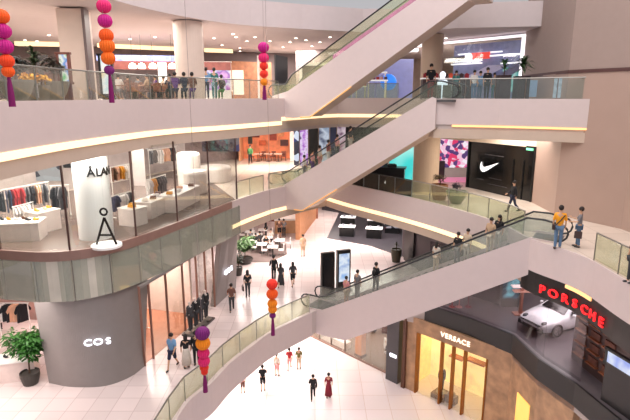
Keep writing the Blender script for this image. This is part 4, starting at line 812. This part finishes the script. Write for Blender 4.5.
# shop entrance between
s0, s1 = Vector(cb[-1]), Vector(cb2[0]); d = (s1-s0); LE = d.length; ang = math.atan2(d.y, d.x); 
t = thing('glass_shopfront', 'glass shopfront of the grey clothing shop with two tall openings', 'shopfront', (s0.x, s0.y, Z1), ang)
for x0, x1 in ((.1, .3), (.3, .52), (.72, .86), (.86, 1.)): MB().box((LE*(x0+x1)/2, 0, 1.95), (LE*(x1-x0), .02, 3.8)).build('glass_pane', GLF, t)
for x in (.0, .1, .3, .52, .72, .86, 1.): MB().box((LE*x, 0, 1.95), (.06, .1, 3.9)).build('mullion', mat((150,110,96), .4, .3), t)
MB().box((LE/2, 0, 3.85), (LE, .14, .12)).build('header', GRY, t)
nn = Vector((-d.y, d.x)).normalized()
ib = [s0+nn*4.5+d.normalized()*.3, s1+nn*4.5+d.normalized()*2]
segwall(tuple(ib[0]), tuple(ib[1]), Z1, Z2-2.1, mat((178,96,64), .6, var=.4, scale=.9), 'wall_left')
b = MB(); b.prism([tuple(s0+nn*.1), tuple(s0.lerp(s1, .83)+nn*.1), tuple(s0.lerp(s1, .83)+nn*4.3), tuple(s0+nn*4.3)], Z1+.004, Z1+.02); tag(b.build('floor_covering', mat((170,112,84), .4, var=.1)), 'brown floor covering inside the grey clothing shop', 'floor covering')
for k_, f_ in enumerate((.12, .3, .48)):
    p_ = s0.lerp(s1, f_)+nn*3.9; b = MB(); [b.box((0, 0, .3+.5*j), (1.3, .4, .06)) for j in range(5)]; b.box((0, .18, 1.3), (1.3, .04, 2.6)); o = b.build('shelf_unit', mat((120,66,46), .5, var=.2)); o.location = (p_.x, p_.y, Z1+.02); o.rotation_euler.z = ang; tag(o, ['nearest', 'middle', 'farthest'][k_]+' brown shelf unit on the back wall of the grey clothing shop', 'shelf')
b = s0.lerp(s1, .84); segwall(tuple(b+nn*.8), tuple(b+nn*4.4), Z1, Z2-2.1, mat((222,206,196), .6), 'wall_left', .2)
rack('clothes rack inside the grey clothing shop', 'rack inside the grey clothing shop', tuple(s0.lerp(s1, .15)+nn*2.2), tuple(s0.lerp(s1, .5)+nn*2.2), Z1, 1.6, [PE, BR, PE, WH], 1.3)
area((ib[0].x*.5+s0.x*.5, ib[0].y*.5+s1.y*.5, Z2-2.2), 3, 3, 90, (1, .72, .5))
# mannequins
def mannequin(label, loc, face, top, legs='charcoal', z=0):
    M = person_mesh('stand'); t = thing('mannequin', label, 'mannequin', loc, math.radians(face)+PI); inst('body', M['body'], mat((206,196,190), .4), t); inst('coat', M['jacket'], mat(COL[top], .85), t); inst('trousers', M['trousers'], mat(COL[legs], .85), t); MB().cyl((0, 0, -.02), .3, .03, 20).build('base_plate', STEEL, t)
for i, (f, w) in enumerate(((.50, 'charcoal'), (.58, 'black'), (.66, 'charcoal'), (.74, 'black'))):
    p = s0.lerp(s1, f)+nn*(-.4); mannequin('dark coated mannequin, %s of the four outside the clothing shop opening' % ['nearest', 'second', 'third', 'farthest'][i], (p.x, p.y, Z1+.12), 60, w)
    b = MB(); b.box((p.x, p.y, Z1+.05), (.7, .7, .1), ang); tag(b.build('plinth', mat((90,80,78), .5)), 'low grey plinth under the %s mannequin' % ['nearest', 'second', 'third', 'farthest'][i], 'plinth')
# shop at the far lower left
quadwall((-26, 27), tuple(P(52, 320, Z1)), Z1, Z2-2.1, mat((196,160,150), .6, var=.2, scale=.8), 'wall_left')
t = thing('display_table', 'white display table with bags at the far lower left shop', 'table', onfloor(8, 22.6, Z1), .3); MB().box((0, 0, .45), (2.4, .9, .9)).build('body', mat((226,206,200), .5), t); MB().box((0, 0, .92), (2.5, 1, .05)).build('tabletop', WHITE, t)
a = Vector(onfloor(8, 22.6, Z1)[:2]); goods(a+Vector((-1, -.3)), a+Vector((1, .3)), Z1+.95, .1, 3, [BK, BK, GY], 'shoes on the white table of the far left shop', 'shoes at the far left shop')
rack('clothes rack with dark clothes at the lower left behind the tree', 'rack at the lower left behind the tree', PT(2, 25.5, Z1), PT(34, 25.5, Z1), Z1, 2.3, [WH, BK, PE, BK], 1.1)
b = MB(); b.plate([P(0, 302, Z2-2.15)+(Z2-2.15,), P(36, 290, Z2-2.15)+(Z2-2.15,), P(36, 292, Z2-2.15)+(Z2-2.15,), P(0, 305, Z2-2.15)+(Z2-2.15,)], (0, 0, .04)); 
# ------------------------------------------------------------------ lower level centre
def kiosk(label, px, py, h, w, m, rz=.35):
    x, y, z = at(px, py, Z1); t = thing('information_kiosk', label, 'kiosk', (x, y, z), rz); MB().box((0, 0, h/2), (w, .28, h)).build('housing', BLACK, t); MB().box((0, -.15, h*.58), (w*.78, .03, h*.68)).build('screen', m, t); MB().box((0, 0, .03), (w+.1, .5, .06)).build('base', DARK, t)
kiosk('black information kiosk with dark screen left of the lit one', 327.5, 296, 2.85, .85, mat((26,26,30), .25))
kiosk('information kiosk with a glowing pale blue screen', 343, 290, 2.7, .9, screen('pale blue map', [(150,190,240), (230,240,252), (120,160,220)], .95, 1.4))
# seating area
b = MB(); b.prism([P(238, 262, Z1), P(270, 262.5, Z1), P(287, 254, Z1), P(286, 246, Z1), P(262, 234, Z1), P(240, 232, Z1)], Z1+.005, Z1+.03); tag(b.build('carpet', mat((112,96,92), .8, var=.1)), 'dark grey carpet under the seating area by the green bush', 'carpet')
sp = []; R = random.Random(11)
for i, (px, py) in enumerate(((252, 250), (262, 253), (273, 256), (258, 243), (268, 246), (280, 249), (250, 240), (263, 238))):
    x, y, z = at(px, py, Z1); dining_table('small white cafe table on the dark carpet by the green bush', (x, y, Z1+.03), 'cafe tables on the dark carpet', .8, WHITE); sp += [(x-.65, y, z+.03, PI/2), (x+.65, y+.1, z+.03, -PI/2)]
chairs(sp, mat((226,214,212), .6), STEEL, 'white cafe chair at a table on the dark carpet by the green bush', 'cafe chairs on the dark carpet')
for i, (px, py, c, lb) in enumerate(((256, 249, 'black', 'person in black seated at the left of the cafe'), (260, 247, 'charcoal', 'person in charcoal seated at the middle of the cafe'), (251, 245, 'grey', 'person in grey seated at the far left of the cafe'), (271, 244, 'pale', 'person in pale clothes seated at the back right of the cafe'), (266, 250, 'black', 'person in black seated at the front right of the cafe'))):
    x, y, z = at(px, py, Z1); person(lb, (x, y, z+.03), 1.6, 60*i, 'sit', c, 'charcoal')
# wooden counter shop behind
t = thing('wooden_counter', 'light wood counter with white pastry display behind the cafe', 'counter', at(288, 232, Z1), .1); MB().box((0, 0, .6), (2.4, .9, 1.2)).build('body', mat((196,150,112), .6), t); MB().box((0, 0, 1.25), (2.5, 1., .1)).build('worktop', WHITE, t); MB().box((0, .1, 1.55), (2.0, .6, .5)).build('display_case', mat((250,230,220), .4, emit=.3), t)
x, y, z = at(299, 236, Z1); quadwall(tuple(P(300, 240, Z1)), tuple(P(318, 216, Z1)), Z1, Z2-2.1, mat((186,130,92), .6, var=.1), 'wall_back', th=.4)
quadwall(tuple(PT(225, 52, Z1)), tuple(PT(318, 52, Z1)), Z1, Z2-2.1, mat((170,110,84), .6, var=.35, scale=.7), 'wall_back')
panel('led_panel', 'green and white lit shop panel behind the cafe', 'screen', 238, 256, 50, Z1, .5, 3.5, screen('green white shop', [(220,220,215), (70,140,110), (230,226,226), (160,120,120)], .6, 1.2, 'v'))
panel('led_panel', 'orange lit shop panel behind the cafe', 'screen', 262, 278, 50, Z1, .2, 3.5, screen('orange shop', [(190,90,50), (120,60,50), (230,150,110)], .6, 1.))
# black store with white display tables
bf = [P(327, 238, Z1), P(371, 246, Z1), P(402, 257, Z1), P(402, 235, Z1), P(402, 214, Z1), P(340, 211, Z1)]
b = MB(); b.prism(bf, Z1+.005, Z1+.04); tag(b.build('floor_platform', mat((58,54,60), .4, var=.1)), 'dark charcoal floor area of the black store', 'floor area')
for i, (px, py) in enumerate(((347, 236), (374, 238), (348, 226), (375, 229), (392, 233))):
    x, y, z = at(px, py, Z1); t = thing('display_table', '%s of the black display tables with white tops in the black store' % ['front left', 'front right', 'back left', 'back middle', 'far right'][i], 'table', (x, y, z+.04), -.2)
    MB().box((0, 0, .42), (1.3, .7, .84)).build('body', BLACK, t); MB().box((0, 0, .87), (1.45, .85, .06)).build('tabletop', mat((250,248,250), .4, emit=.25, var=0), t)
    for k in (-1, 1):
        b = MB(); b.box((0, 0, .09), (.2, .06, .18)); b.box((0, 0, .01), (.25, .2, .02)); o = b.build('display_item', mat((150,150,160), .4)); o.location = (x+k*.35, y, z+.94); tag(o, 'small upright gadget on the %s white topped table' % ['front left', 'front right', 'back left', 'back middle', 'far right'][i], 'gadget', 'gadgets on the %s table' % ['front left', 'front right', 'back left', 'back middle', 'far right'][i])
quadwall(P(402, 256, Z1), PT(452, 31.5, Z1), Z1, Z2-2.1, mat((72,62,68), .6, var=.05), 'wall_right')
quadwall(PT(322, 56, Z1), PT(402, 50, Z1), Z1, Z2-2.1, mat((50,46,52), .6), 'wall_back')
quadwall(PT(402, 50, Z1), P(402, 256, Z1), Z1, Z2-2.1, mat((56,50,56), .6), 'wall_right')
x0, y0 = PT(404, 39, Z1); x1, y1 = PT(413, 37.4, Z1); b = MB(); b.ribbon([(x0, y0-.05), (x1, y1-.05)], Z1+.02, Z1+3, .05, -1); tag(b.build('door_panel', BLACK), 'black door in the charcoal wall behind the lower escalator', 'door')
panel('shelf_display', 'blue and red lit goods on the back wall of the black store', 'display', 384, 402, 46, Z1, .6, 2.6, screen('store goods', [(50,46,52), (60,50,60), (180,80,90), (80,80,110), (220,210,220)], .5, 2.5, 'v'))
# ------------------------------------------------------------------ car showroom on the lower right
sg = [e1r[0], e1r[1], e1r[2], e1r[3], e1r[4]]; q = offset(sg, .15)
DKW = mat((62,54,60), .5, var=.3, scale=8)
def showroom_glass():
    t = thing('glass_shopfront', 'glass front of the car showroom above the black ledge', 'shopfront', (q[0][0], q[0][1], Z1)); o = Vector(q[0])
    for a, c in zip(q, q[1:]):
        r = resample([Vector(a)-o, Vector(c)-o], 1.8)
        for u, v in zip(r, r[1:]): MB().ribbon([u, v], .05, 3.9, .02).build('glass_pane', GLP, t)
showroom_glass()
quadwall(PT(448, 33, Z1), PT(500, 30.5, Z1), Z1, Z2-2.1, DKW, 'wall_right')
quadwall(PT(448, 33.2, Z1), PT(640, 36, Z1), Z1, Z2-2.1, mat((70,58,62), .6), 'wall_back')
for i, (px, c) in enumerate(((452, 'red'), (459, 'pink'), (468, 'maroon'))):
    b = MB(); x, y = PT(px, 30.2, Z1); b.smooth = True; b.ball((0, 0, 1.75), .28, 14, 8, (1.2, .8, .8)); b.cyl((0, 0, 0), .2, .03, 14); b.tube([(0, 0, 0), (0, 0, 1.6)], .03, 8); o = b.build('globe_lamp', mat(COL[c], .6)); o.location = (x, y, Z1); tag(o, ['red rounded display piece at the left of the car showroom', 'pink rounded display piece beside the red one in the showroom', 'maroon rounded display piece right of the pink one'][i], 'display')
framed('led_wall', 'dark framed screen with a blue image left of the car', 'screen', 500, 518, 30.2, Z1, .5, 2.3, screen('blue teal film', [(20,24,36), (60,140,160), (30,40,60), (140,220,230), (20,24,30)], .9, .8), DARK)
framed('led_wall', 'wide violet blue screen behind the car', 'screen', 534, 552, 32, Z1, 1.3, 2.5, screen('violet blue film', [(40,50,120), (120,140,220), (220,220,240), (60,60,140)], .9, .9), DARK)
t = thing('display_stand', 'bronze T shaped stand with two shelves left of the car', 'stand', onfloor(520, 29.2, Z1)); b = MB(); MB().box((0, 0, .85), (.14, .2, 1.7)).build('post', mat((196,130,110), .4, .4), t)
for z, w, m in ((1.7, 1.2, mat((240,220,214), .5, emit=.5, var=0)), (1.42, 1.0, mat((220,170,150), .5, emit=.2))): MB().box((0, 0, z), (w, .4, .06)).build('shelf', m, t)
MB().box((0, 0, .04), (.8, .5, .08)).build('base', mat((190,130,110), .4), t)
# car: shaped by cross sections along its length (front at x = 0, tail at +4.7)
def car(label, loc, rz):
    t = thing('car', label, 'car', loc, rz); W = .95
    st = [(0.0,.36,.62,.60,.62),(.12,.24,.7,.78,.7),(.5,.2,.84,.9,.84),(1.1,.2,.94,.95,.94),(1.55,.2,1.0,.95,1.0),(2.2,.2,1.42,.95,1.0),(2.9,.2,1.52,.95,1.02),(3.6,.2,1.46,.95,1.04),(4.2,.2,1.18,.93,1.04),(4.6,.3,1.0,.85,.95),(4.72,.42,.9,.7,.85)]
    vs = []; n = 12
    for x, zb, zt, w, zs in st:
        cab = zt-zs
        pr = [(w*.7, zb), (w*.97, zb+.1), (w, zb+.35), (w, min(zs, zb+.55)-.0), (w*.95, zs-.03), ((w*.68 if cab > .1 else w*.6), zt-.02), (0.25*w, zt+.015)]
        full = [( y, z) for y, z in pr]+[(-y, z) for y, z in pr[::-1]]; vs += [(x, y, z) for y, z in full]; n = len(full)
    fs = [(j*n+i, j*n+(i+1) % n, (j+1)*n+(i+1) % n, (j+1)*n+i) for j in range(len(st)-1) for i in range(n)]+[tuple(range(n))[::-1], tuple(range((len(st)-1)*n, len(st)*n))]
    b = MB(); b.smooth = True; b.add(vs, fs); b.build('body', mat((240,240,244), .2, var=0, coat=.5), t)
    G = mat((20,22,28), .1, coat=.5)
    MB().plate([(1.6, -.72, 1.03), (1.6, .72, 1.03), (2.2, .58, 1.42), (2.2, -.58, 1.42)], (-.03, 0, .03)).build('windscreen', G, t)
    for s in (-1, 1):
        MB().plate([(1.8, s*.93, 1.03), (4.1, s*.93, 1.06), (3.6, s*.68, 1.42), (2.25, s*.68, 1.38)], (0, s*.03, .02)).build('side_window', G, t)
        b = MB(); b.smooth = True; b.ball((.36, s*.62, .72), .17, 12, 8, (1.3, .8, .6)); b.build('headlight', mat((50,52,60), .15), t)
        b = MB(); b.smooth = True; b.ball((1.95, s*1.05, 1.05), .12, 10, 6, (.8, 1, .7)); b.build('wing_mirror', mat((240,240,244), .2, var=0), t)
        for x in (.95, 3.75):
            w = MB(); w.cyl((0, 0, -.12), .36, .24, 28); o = w.build('wheel', mat((20,20,22), .6), t); o.rotation_euler.x = PI/2; o.location = (x, s*.85, .36)
            h = MB(); h.cyl((0, 0, -.13), .24, .26, 20)
            h.k = 0; hb = h.build('rim', mat((130,130,136), .3, .8), o)
            sp_ = MB()
            for k in range(5): a = 2*PI*k/5; sp_.box((.12*math.cos(a), .12*math.sin(a), 0), (.2, .04, .28), a)
            sp_.build('spoke', DARK, o)
    MB().box((-.01, 0, .42), (.06, .9, .16)).build('grille', BLACK, t)
    for s in (-1, 1): MB().box((.05, s*.62, .42), (.1, .34, .2)).build('air_intake', BLACK, t)
    return t
cx, cy = P(532, 337, Z1)
car('white low sports car in the showroom below the red lettering', (cx, cy+.4, Z1+.01), math.radians(24))
# dark partition and shelves right of the car
pa, pb = PT(570, 24.3, Z1), PT(650, 19.5, Z1)
# red letters fixed on the black band under the gallery edge
RED = mat((255,30,36), .5, emit=1.3, var=0)
eb = offset(resample(e2r[kr:], .05), -.0); t = thing('shop_sign', 'glowing red capital letters on the black band above the car showroom', 'sign', (eb[12][0], eb[12][1], Z2-1.9))
for k, ch in enumerate('PORSCHE'):
    i = 28+int(k*.58/.05); a = Vector(eb[i]); c = Vector(eb[i+4]); dd = (c-a).normalized(); nn_ = Vector((dd.y, -dd.x)); nn_ = nn_ if nn_.x < 0 else -nn_
    q_ = a+nn_*.12; rr_ = dd if dd.cross(nn_) < 0 else -dd
    put_text(ch, .5, .03, RED, (q_.x, q_.y, Z2-1.97), (dd.x, dd.y, 0), t, 'letter', sx=1.25, bold=.006)
b = MB(); b.prism([tuple(Vector(p_)) for p_ in offset(e1r[:6], .0)]+[(19, 13), (19, 20), (19, 33), PT(448, 32.9, Z1)], Z1+.004, Z1+.02); tag(b.build('floor_covering', mat((104,96,100), .3, var=.05)), 'dark grey polished floor covering of the car showroom', 'floor covering')
area((13.5, 25, Z2-2.2), 4, 4, 260, (1, .95, .95))  # unseen fill added to brighten the showroom and the car
# right part of the showroom
t = thing('wall_shelving', 'dim brown wall shelving right of the white car', 'shelving', (pa[0], pa[1], Z1), math.atan2(pb[1]-pa[1], pb[0]-pa[0])); LP_ = math.hypot(pb[0]-pa[0], pb[1]-pa[1])
MB().box((LP_/2, .15, 1.9), (LP_, .2, 3.8)).build('back_panel', mat((84,64,60), .4), t)
for z in (.5, 1.1, 1.7, 2.3):
    for k in range(3): MB().box((.6+k*.9, -.02, z), (.7, .2, .05)).build('shelf', mat((170,104,70), .5), t); MB().box((.6+k*.9, .03, z+.2), (.6, .08, .3)).build('goods_row', mat((120,76,60), .6, var=.3, scale=5), t)
framed('led_wall', 'pale blue screen at the lower right edge', 'screen', 601, 650, 21.0, Z1, 1.7, 2.3, screen('pale blue film', [(120,140,220), (220,230,250), (150,170,240)], .95, 1.2), DARK, t2=18.8)
# ------------------------------------------------------------------ ground level: stone shopfront with gold windows
STONE = mat((186,146,112), .5, var=.3, scale=1.5, name='brown marble'); 
va, vb, vc = Vector(e1r[0]), Vector(e1r[2]), Vector(e1r[3]); H0 = Z1-1.02
va = Vector(PT(405, 32.6, Z0)); 
dV = (vb-va); LV = dV.length; H = H0-Z0
t = thing('shopfront', 'brown marble shopfront with tall golden windows at the bottom right', 'shopfront', (va.x, va.y, Z0), math.atan2(dV.y, dV.x)); 
w0, w1 = .75, 5.3
for c, s in (((w0/2, .2, H/2), (w0, .4, H)), (((w0+w1)/2, .2, H-.45), (w1-w0, .4, .9)), (((w1+LV)/2, .2, H/2), (LV-w1, .4, H))): MB().box(c, s).build('stone_facing', STONE, t)
MB().box((-.12, .1, H/2), (.24, .5, H)).build('edge_strip', mat((96,58,40), .5), t)
for x in (w0, w0+1.7, w0+2.45, w0+3.2, w1): MB().box((x, .1, (H-.9)/2), (.1, .3, H-.9)).build('mullion', mat((150,90,30), .35, .6), t)
MB().box(((w0+w1)/2, .12, (H-.9)/2), (w1-w0, .02, H-.9)).build('window_pane', GLF, t)
MB().box(((w0+w1)/2, 2.6, (H-.9)/2), (w1-w0+1.6, .1, H-.9)).build('interior_wall', mat((255,216,150), .6, var=.25, scale=.9, emit=.8), t)  # glow put into the wall colour to make the interior look lit
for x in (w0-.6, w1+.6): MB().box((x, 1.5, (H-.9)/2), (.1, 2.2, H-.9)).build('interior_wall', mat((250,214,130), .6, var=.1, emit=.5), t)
for k, (x, z, w) in enumerate(((2.3, 2.2, .9), (3.6, 2.4, 1.2), (5.2, 2.7, 1.4), (5.0, 1.6, 1.2), (3.4, 3.2, .5), (2.2, 3.1, .5))): MB().box((x, 2.2, z), (w, .5, .1)).build('display_shelf', mat((200,120,50), .5), t)
me = text_mesh('VERSACE', .42, .03, .004, 1.15); me.materials.append(mat((255,248,230), .5, emit=1.0, var=0)); me.transform(Matrix.Translation((w0+2.55, -.04, H-.42)) @ Matrix.Rotation(PI/2, 4, 'X')); o = bpy.data.objects.new('lettering', me); C.objects.link(o); o.parent = t
d2 = (vc-vb); t2 = thing('shopfront', 'curving end of the brown marble shopfront at the bottom right edge', 'shopfront', (vb.x, vb.y, Z0), math.atan2(d2.y, d2.x)); L2_ = d2.length
MB().box((L2_/2, .2, H/2), (L2_, .4, H)).build('stone_facing', mat((186,146,112), .5, var=.3, scale=1.5), t2); MB().box((L2_*.6, -.02, H*.35), (1.2, .06, H*.6)).build('golden_window', mat((250,206,110), .5, emit=.7), t2)
d3_ = Vector(e1r[4])-vc; t3 = thing('shopfront', 'last brown marble bay below the black ledge, mostly out of view', 'shopfront', (vc.x, vc.y, Z0), math.atan2(d3_.y, d3_.x)); MB().box((d3_.length/2, .2, H/2), (d3_.length, .4, H)).build('stone_facing', STONE, t3); MB().box((d3_.length/2, 0, .2), (d3_.length, .1, .4)).build('skirting', DARK, t3)
x, y, z = at(432, 392, Z0); 
dn = dV.normalized(); nV = Vector((-dn.y, dn.x)); p = va+dn*2.15+nV*.75
mannequin('mannequin in a dark coat in the golden shop window', (p.x, p.y, Z0+.35), 200, 'charcoal'); b = MB(); b.box((p.x, p.y, Z0+.16), (.9, .9, .32), math.atan2(dn.y, dn.x)); tag(b.build('plinth', mat((120,90,70), .5)), 'low plinth under the mannequin in the golden window', 'plinth')
p = va+dn*2.9+nV*.7
b = MB(); b.box((0, 0, .25), (.7, .4, .5)); b.box((0, 0, .58), (.35, .25, .16)); o = b.build('display_block', mat((150,140,140), .5)); o.location = (p.x, p.y, Z0); o.rotation_euler.z = math.atan2(dn.y, dn.x); tag(o, 'grey display block with a bag beside the mannequin in the golden window', 'display')
area((va.x+3.5, va.y+.2, H0-.95), 3, 1.2, 130, (1, .75, .4))
# ground level glass shop on the left of it
ga, gb = Vector(P(308, 335, Z0)), Vector(P(400, 380, Z0)); dg_ = gb-ga; LG = dg_.length; ag = math.atan2(dg_.y, dg_.x); ng = Vector((-dg_.y, dg_.x)).normalized()
t = thing('glass_shopfront', 'ground level glass shopfront below the lower escalator', 'shopfront', (ga.x, ga.y, Z0), ag)
MB().box((LG/2, 0, .06), (LG, .12, .12)).build('sill', mat((150,120,110), .5), t)
for k in range(7): MB().box((LG*(k+.5)/7, 0, 2.3), (LG/7-.05, .02, 4.3)).build('glass_pane', GLF, t)
for k in (0, 1, 2, 3.1, 7): MB().box((LG*k/7, 0, 2.3), (.07, .1, 4.4)).build('mullion', mat((130,110,100), .4), t)
p = ga+dg_*.56; x = thing('pillar', 'orange brown pillar between the glass shop and the brown floored room', 'pillar', (p.x+ng.x*.5, p.y+ng.y*.5, Z0), ag); MB().box((0, 0, 2.25), (.6, .5, 4.5)).build('shaft', mat((200,130,84), .5, emit=.1), x); MB().box((0, 0, .1), (.7, .6, .2)).build('foot', mat((120,80,60), .5), x)
p = va-dn*.85; x = thing('sign_pillar', 'dark grey pillar with a small white sign left of the brown marble shopfront', 'pillar', (p.x, p.y+.3, Z0), ag); MB().box((0, 0, 2.3), (.95, .5, 4.6)).build('shaft', mat((78,76,80), .5), x); MB().box((0.1, -.28, 1.9), (.5, .05, .2)).build('white_sign', LOGO, x)
# interior floor and back
b = MB(); b.prism([tuple(ga), tuple(gb), tuple(gb+ng*9+Vector((1.5, 0))), tuple(ga+ng*9)], Z0+.004, Z0+.02); tag(b.build('floor_covering', mat((132,106,90), .5, var=.05)), 'brown floor covering inside the ground level shop', 'floor covering')
quadwall(tuple(ga+ng*9-dg_*.2), tuple(gb+ng*9), Z0, Z1-2, mat((120,100,96), .6), 'wall_back')
for k, (f, dd, lb) in enumerate(((.1, 1.2, 'first pale clothing bust inside the ground level glass shop'), (.2, 1.5, 'second pale clothing bust inside the ground level glass shop'), (.33, 1.2, 'third pale clothing bust inside the ground level glass shop'), (.42, 1.7, 'fourth pale clothing bust inside the ground level glass shop'))):
    p = ga+dg_*f+ng*dd; mannequin(lb, (p.x, p.y, Z0+.03), 200, ['white', 'pale', 'grey', 'black'][k], 'pale')
bench('white display bench inside the ground level glass shop', tuple(ga+dg_*.12+ng*.3), tuple(ga+dg_*.42+ng*.3), Z0+.02, .5, .5)
def armchair(label, loc, m, rz):
    t = thing('armchair', label, 'armchair', loc, rz); MB().box((0, 0, .25), (.8, .8, .3)).build('seat', m, t); MB().box((0, .35, .6), (.8, .15, .6)).build('backrest', m, t)
    for s in (-1, 1): MB().box((s*.4, 0, .42), (.12, .8, .5)).build('armrest', m, t)
    b = MB(); [b.box((sx*.33, sy*.33, .05), (.06, .06, .1)) for sx in (-1, 1) for sy in (-1, 1)]; b.build('feet', DARK, t)
for i, (px, py, m, lb) in enumerate(((370, 331, BLACK, 'left black armchair in the brown floored room'), (380, 326, BLACK, 'back black armchair in the brown floored room'), (388, 333, mat((90,50,44), .6), 'dark red armchair in the brown floored room'), (391, 351, WHITE, 'white armchair near the dark grey pillar'))):
    x, y, z = at(px, py, Z0); armchair(lb, (x, y, Z0+.02), m, .6*i)
person('person in white seated near the dark grey pillar', Vector(at(391, 351, Z0))+Vector((0, -.1, .02)), 1.65, 120, 'sit', 'white', 'black')
person('person in maroon standing among the armchairs', at(386, 329, Z0), 1.6, 160, 'stand', 'maroon', 'black')
# ------------------------------------------------------------------ camera
cd = bpy.data.cameras.new('camera'); cam = bpy.data.objects.new('camera', cd); C.objects.link(cam); cam.rotation_euler = (PI/2-PIT, 0, 0)
cd.sensor_width = 36; cd.lens = 36*F/630; cd.clip_end = 500; bpy.context.scene.camera = cam
vs = bpy.context.scene.view_settings; vs.view_transform = 'Standard'; vs.look = 'None'; vs.gamma = 1; vs.exposure = -.04
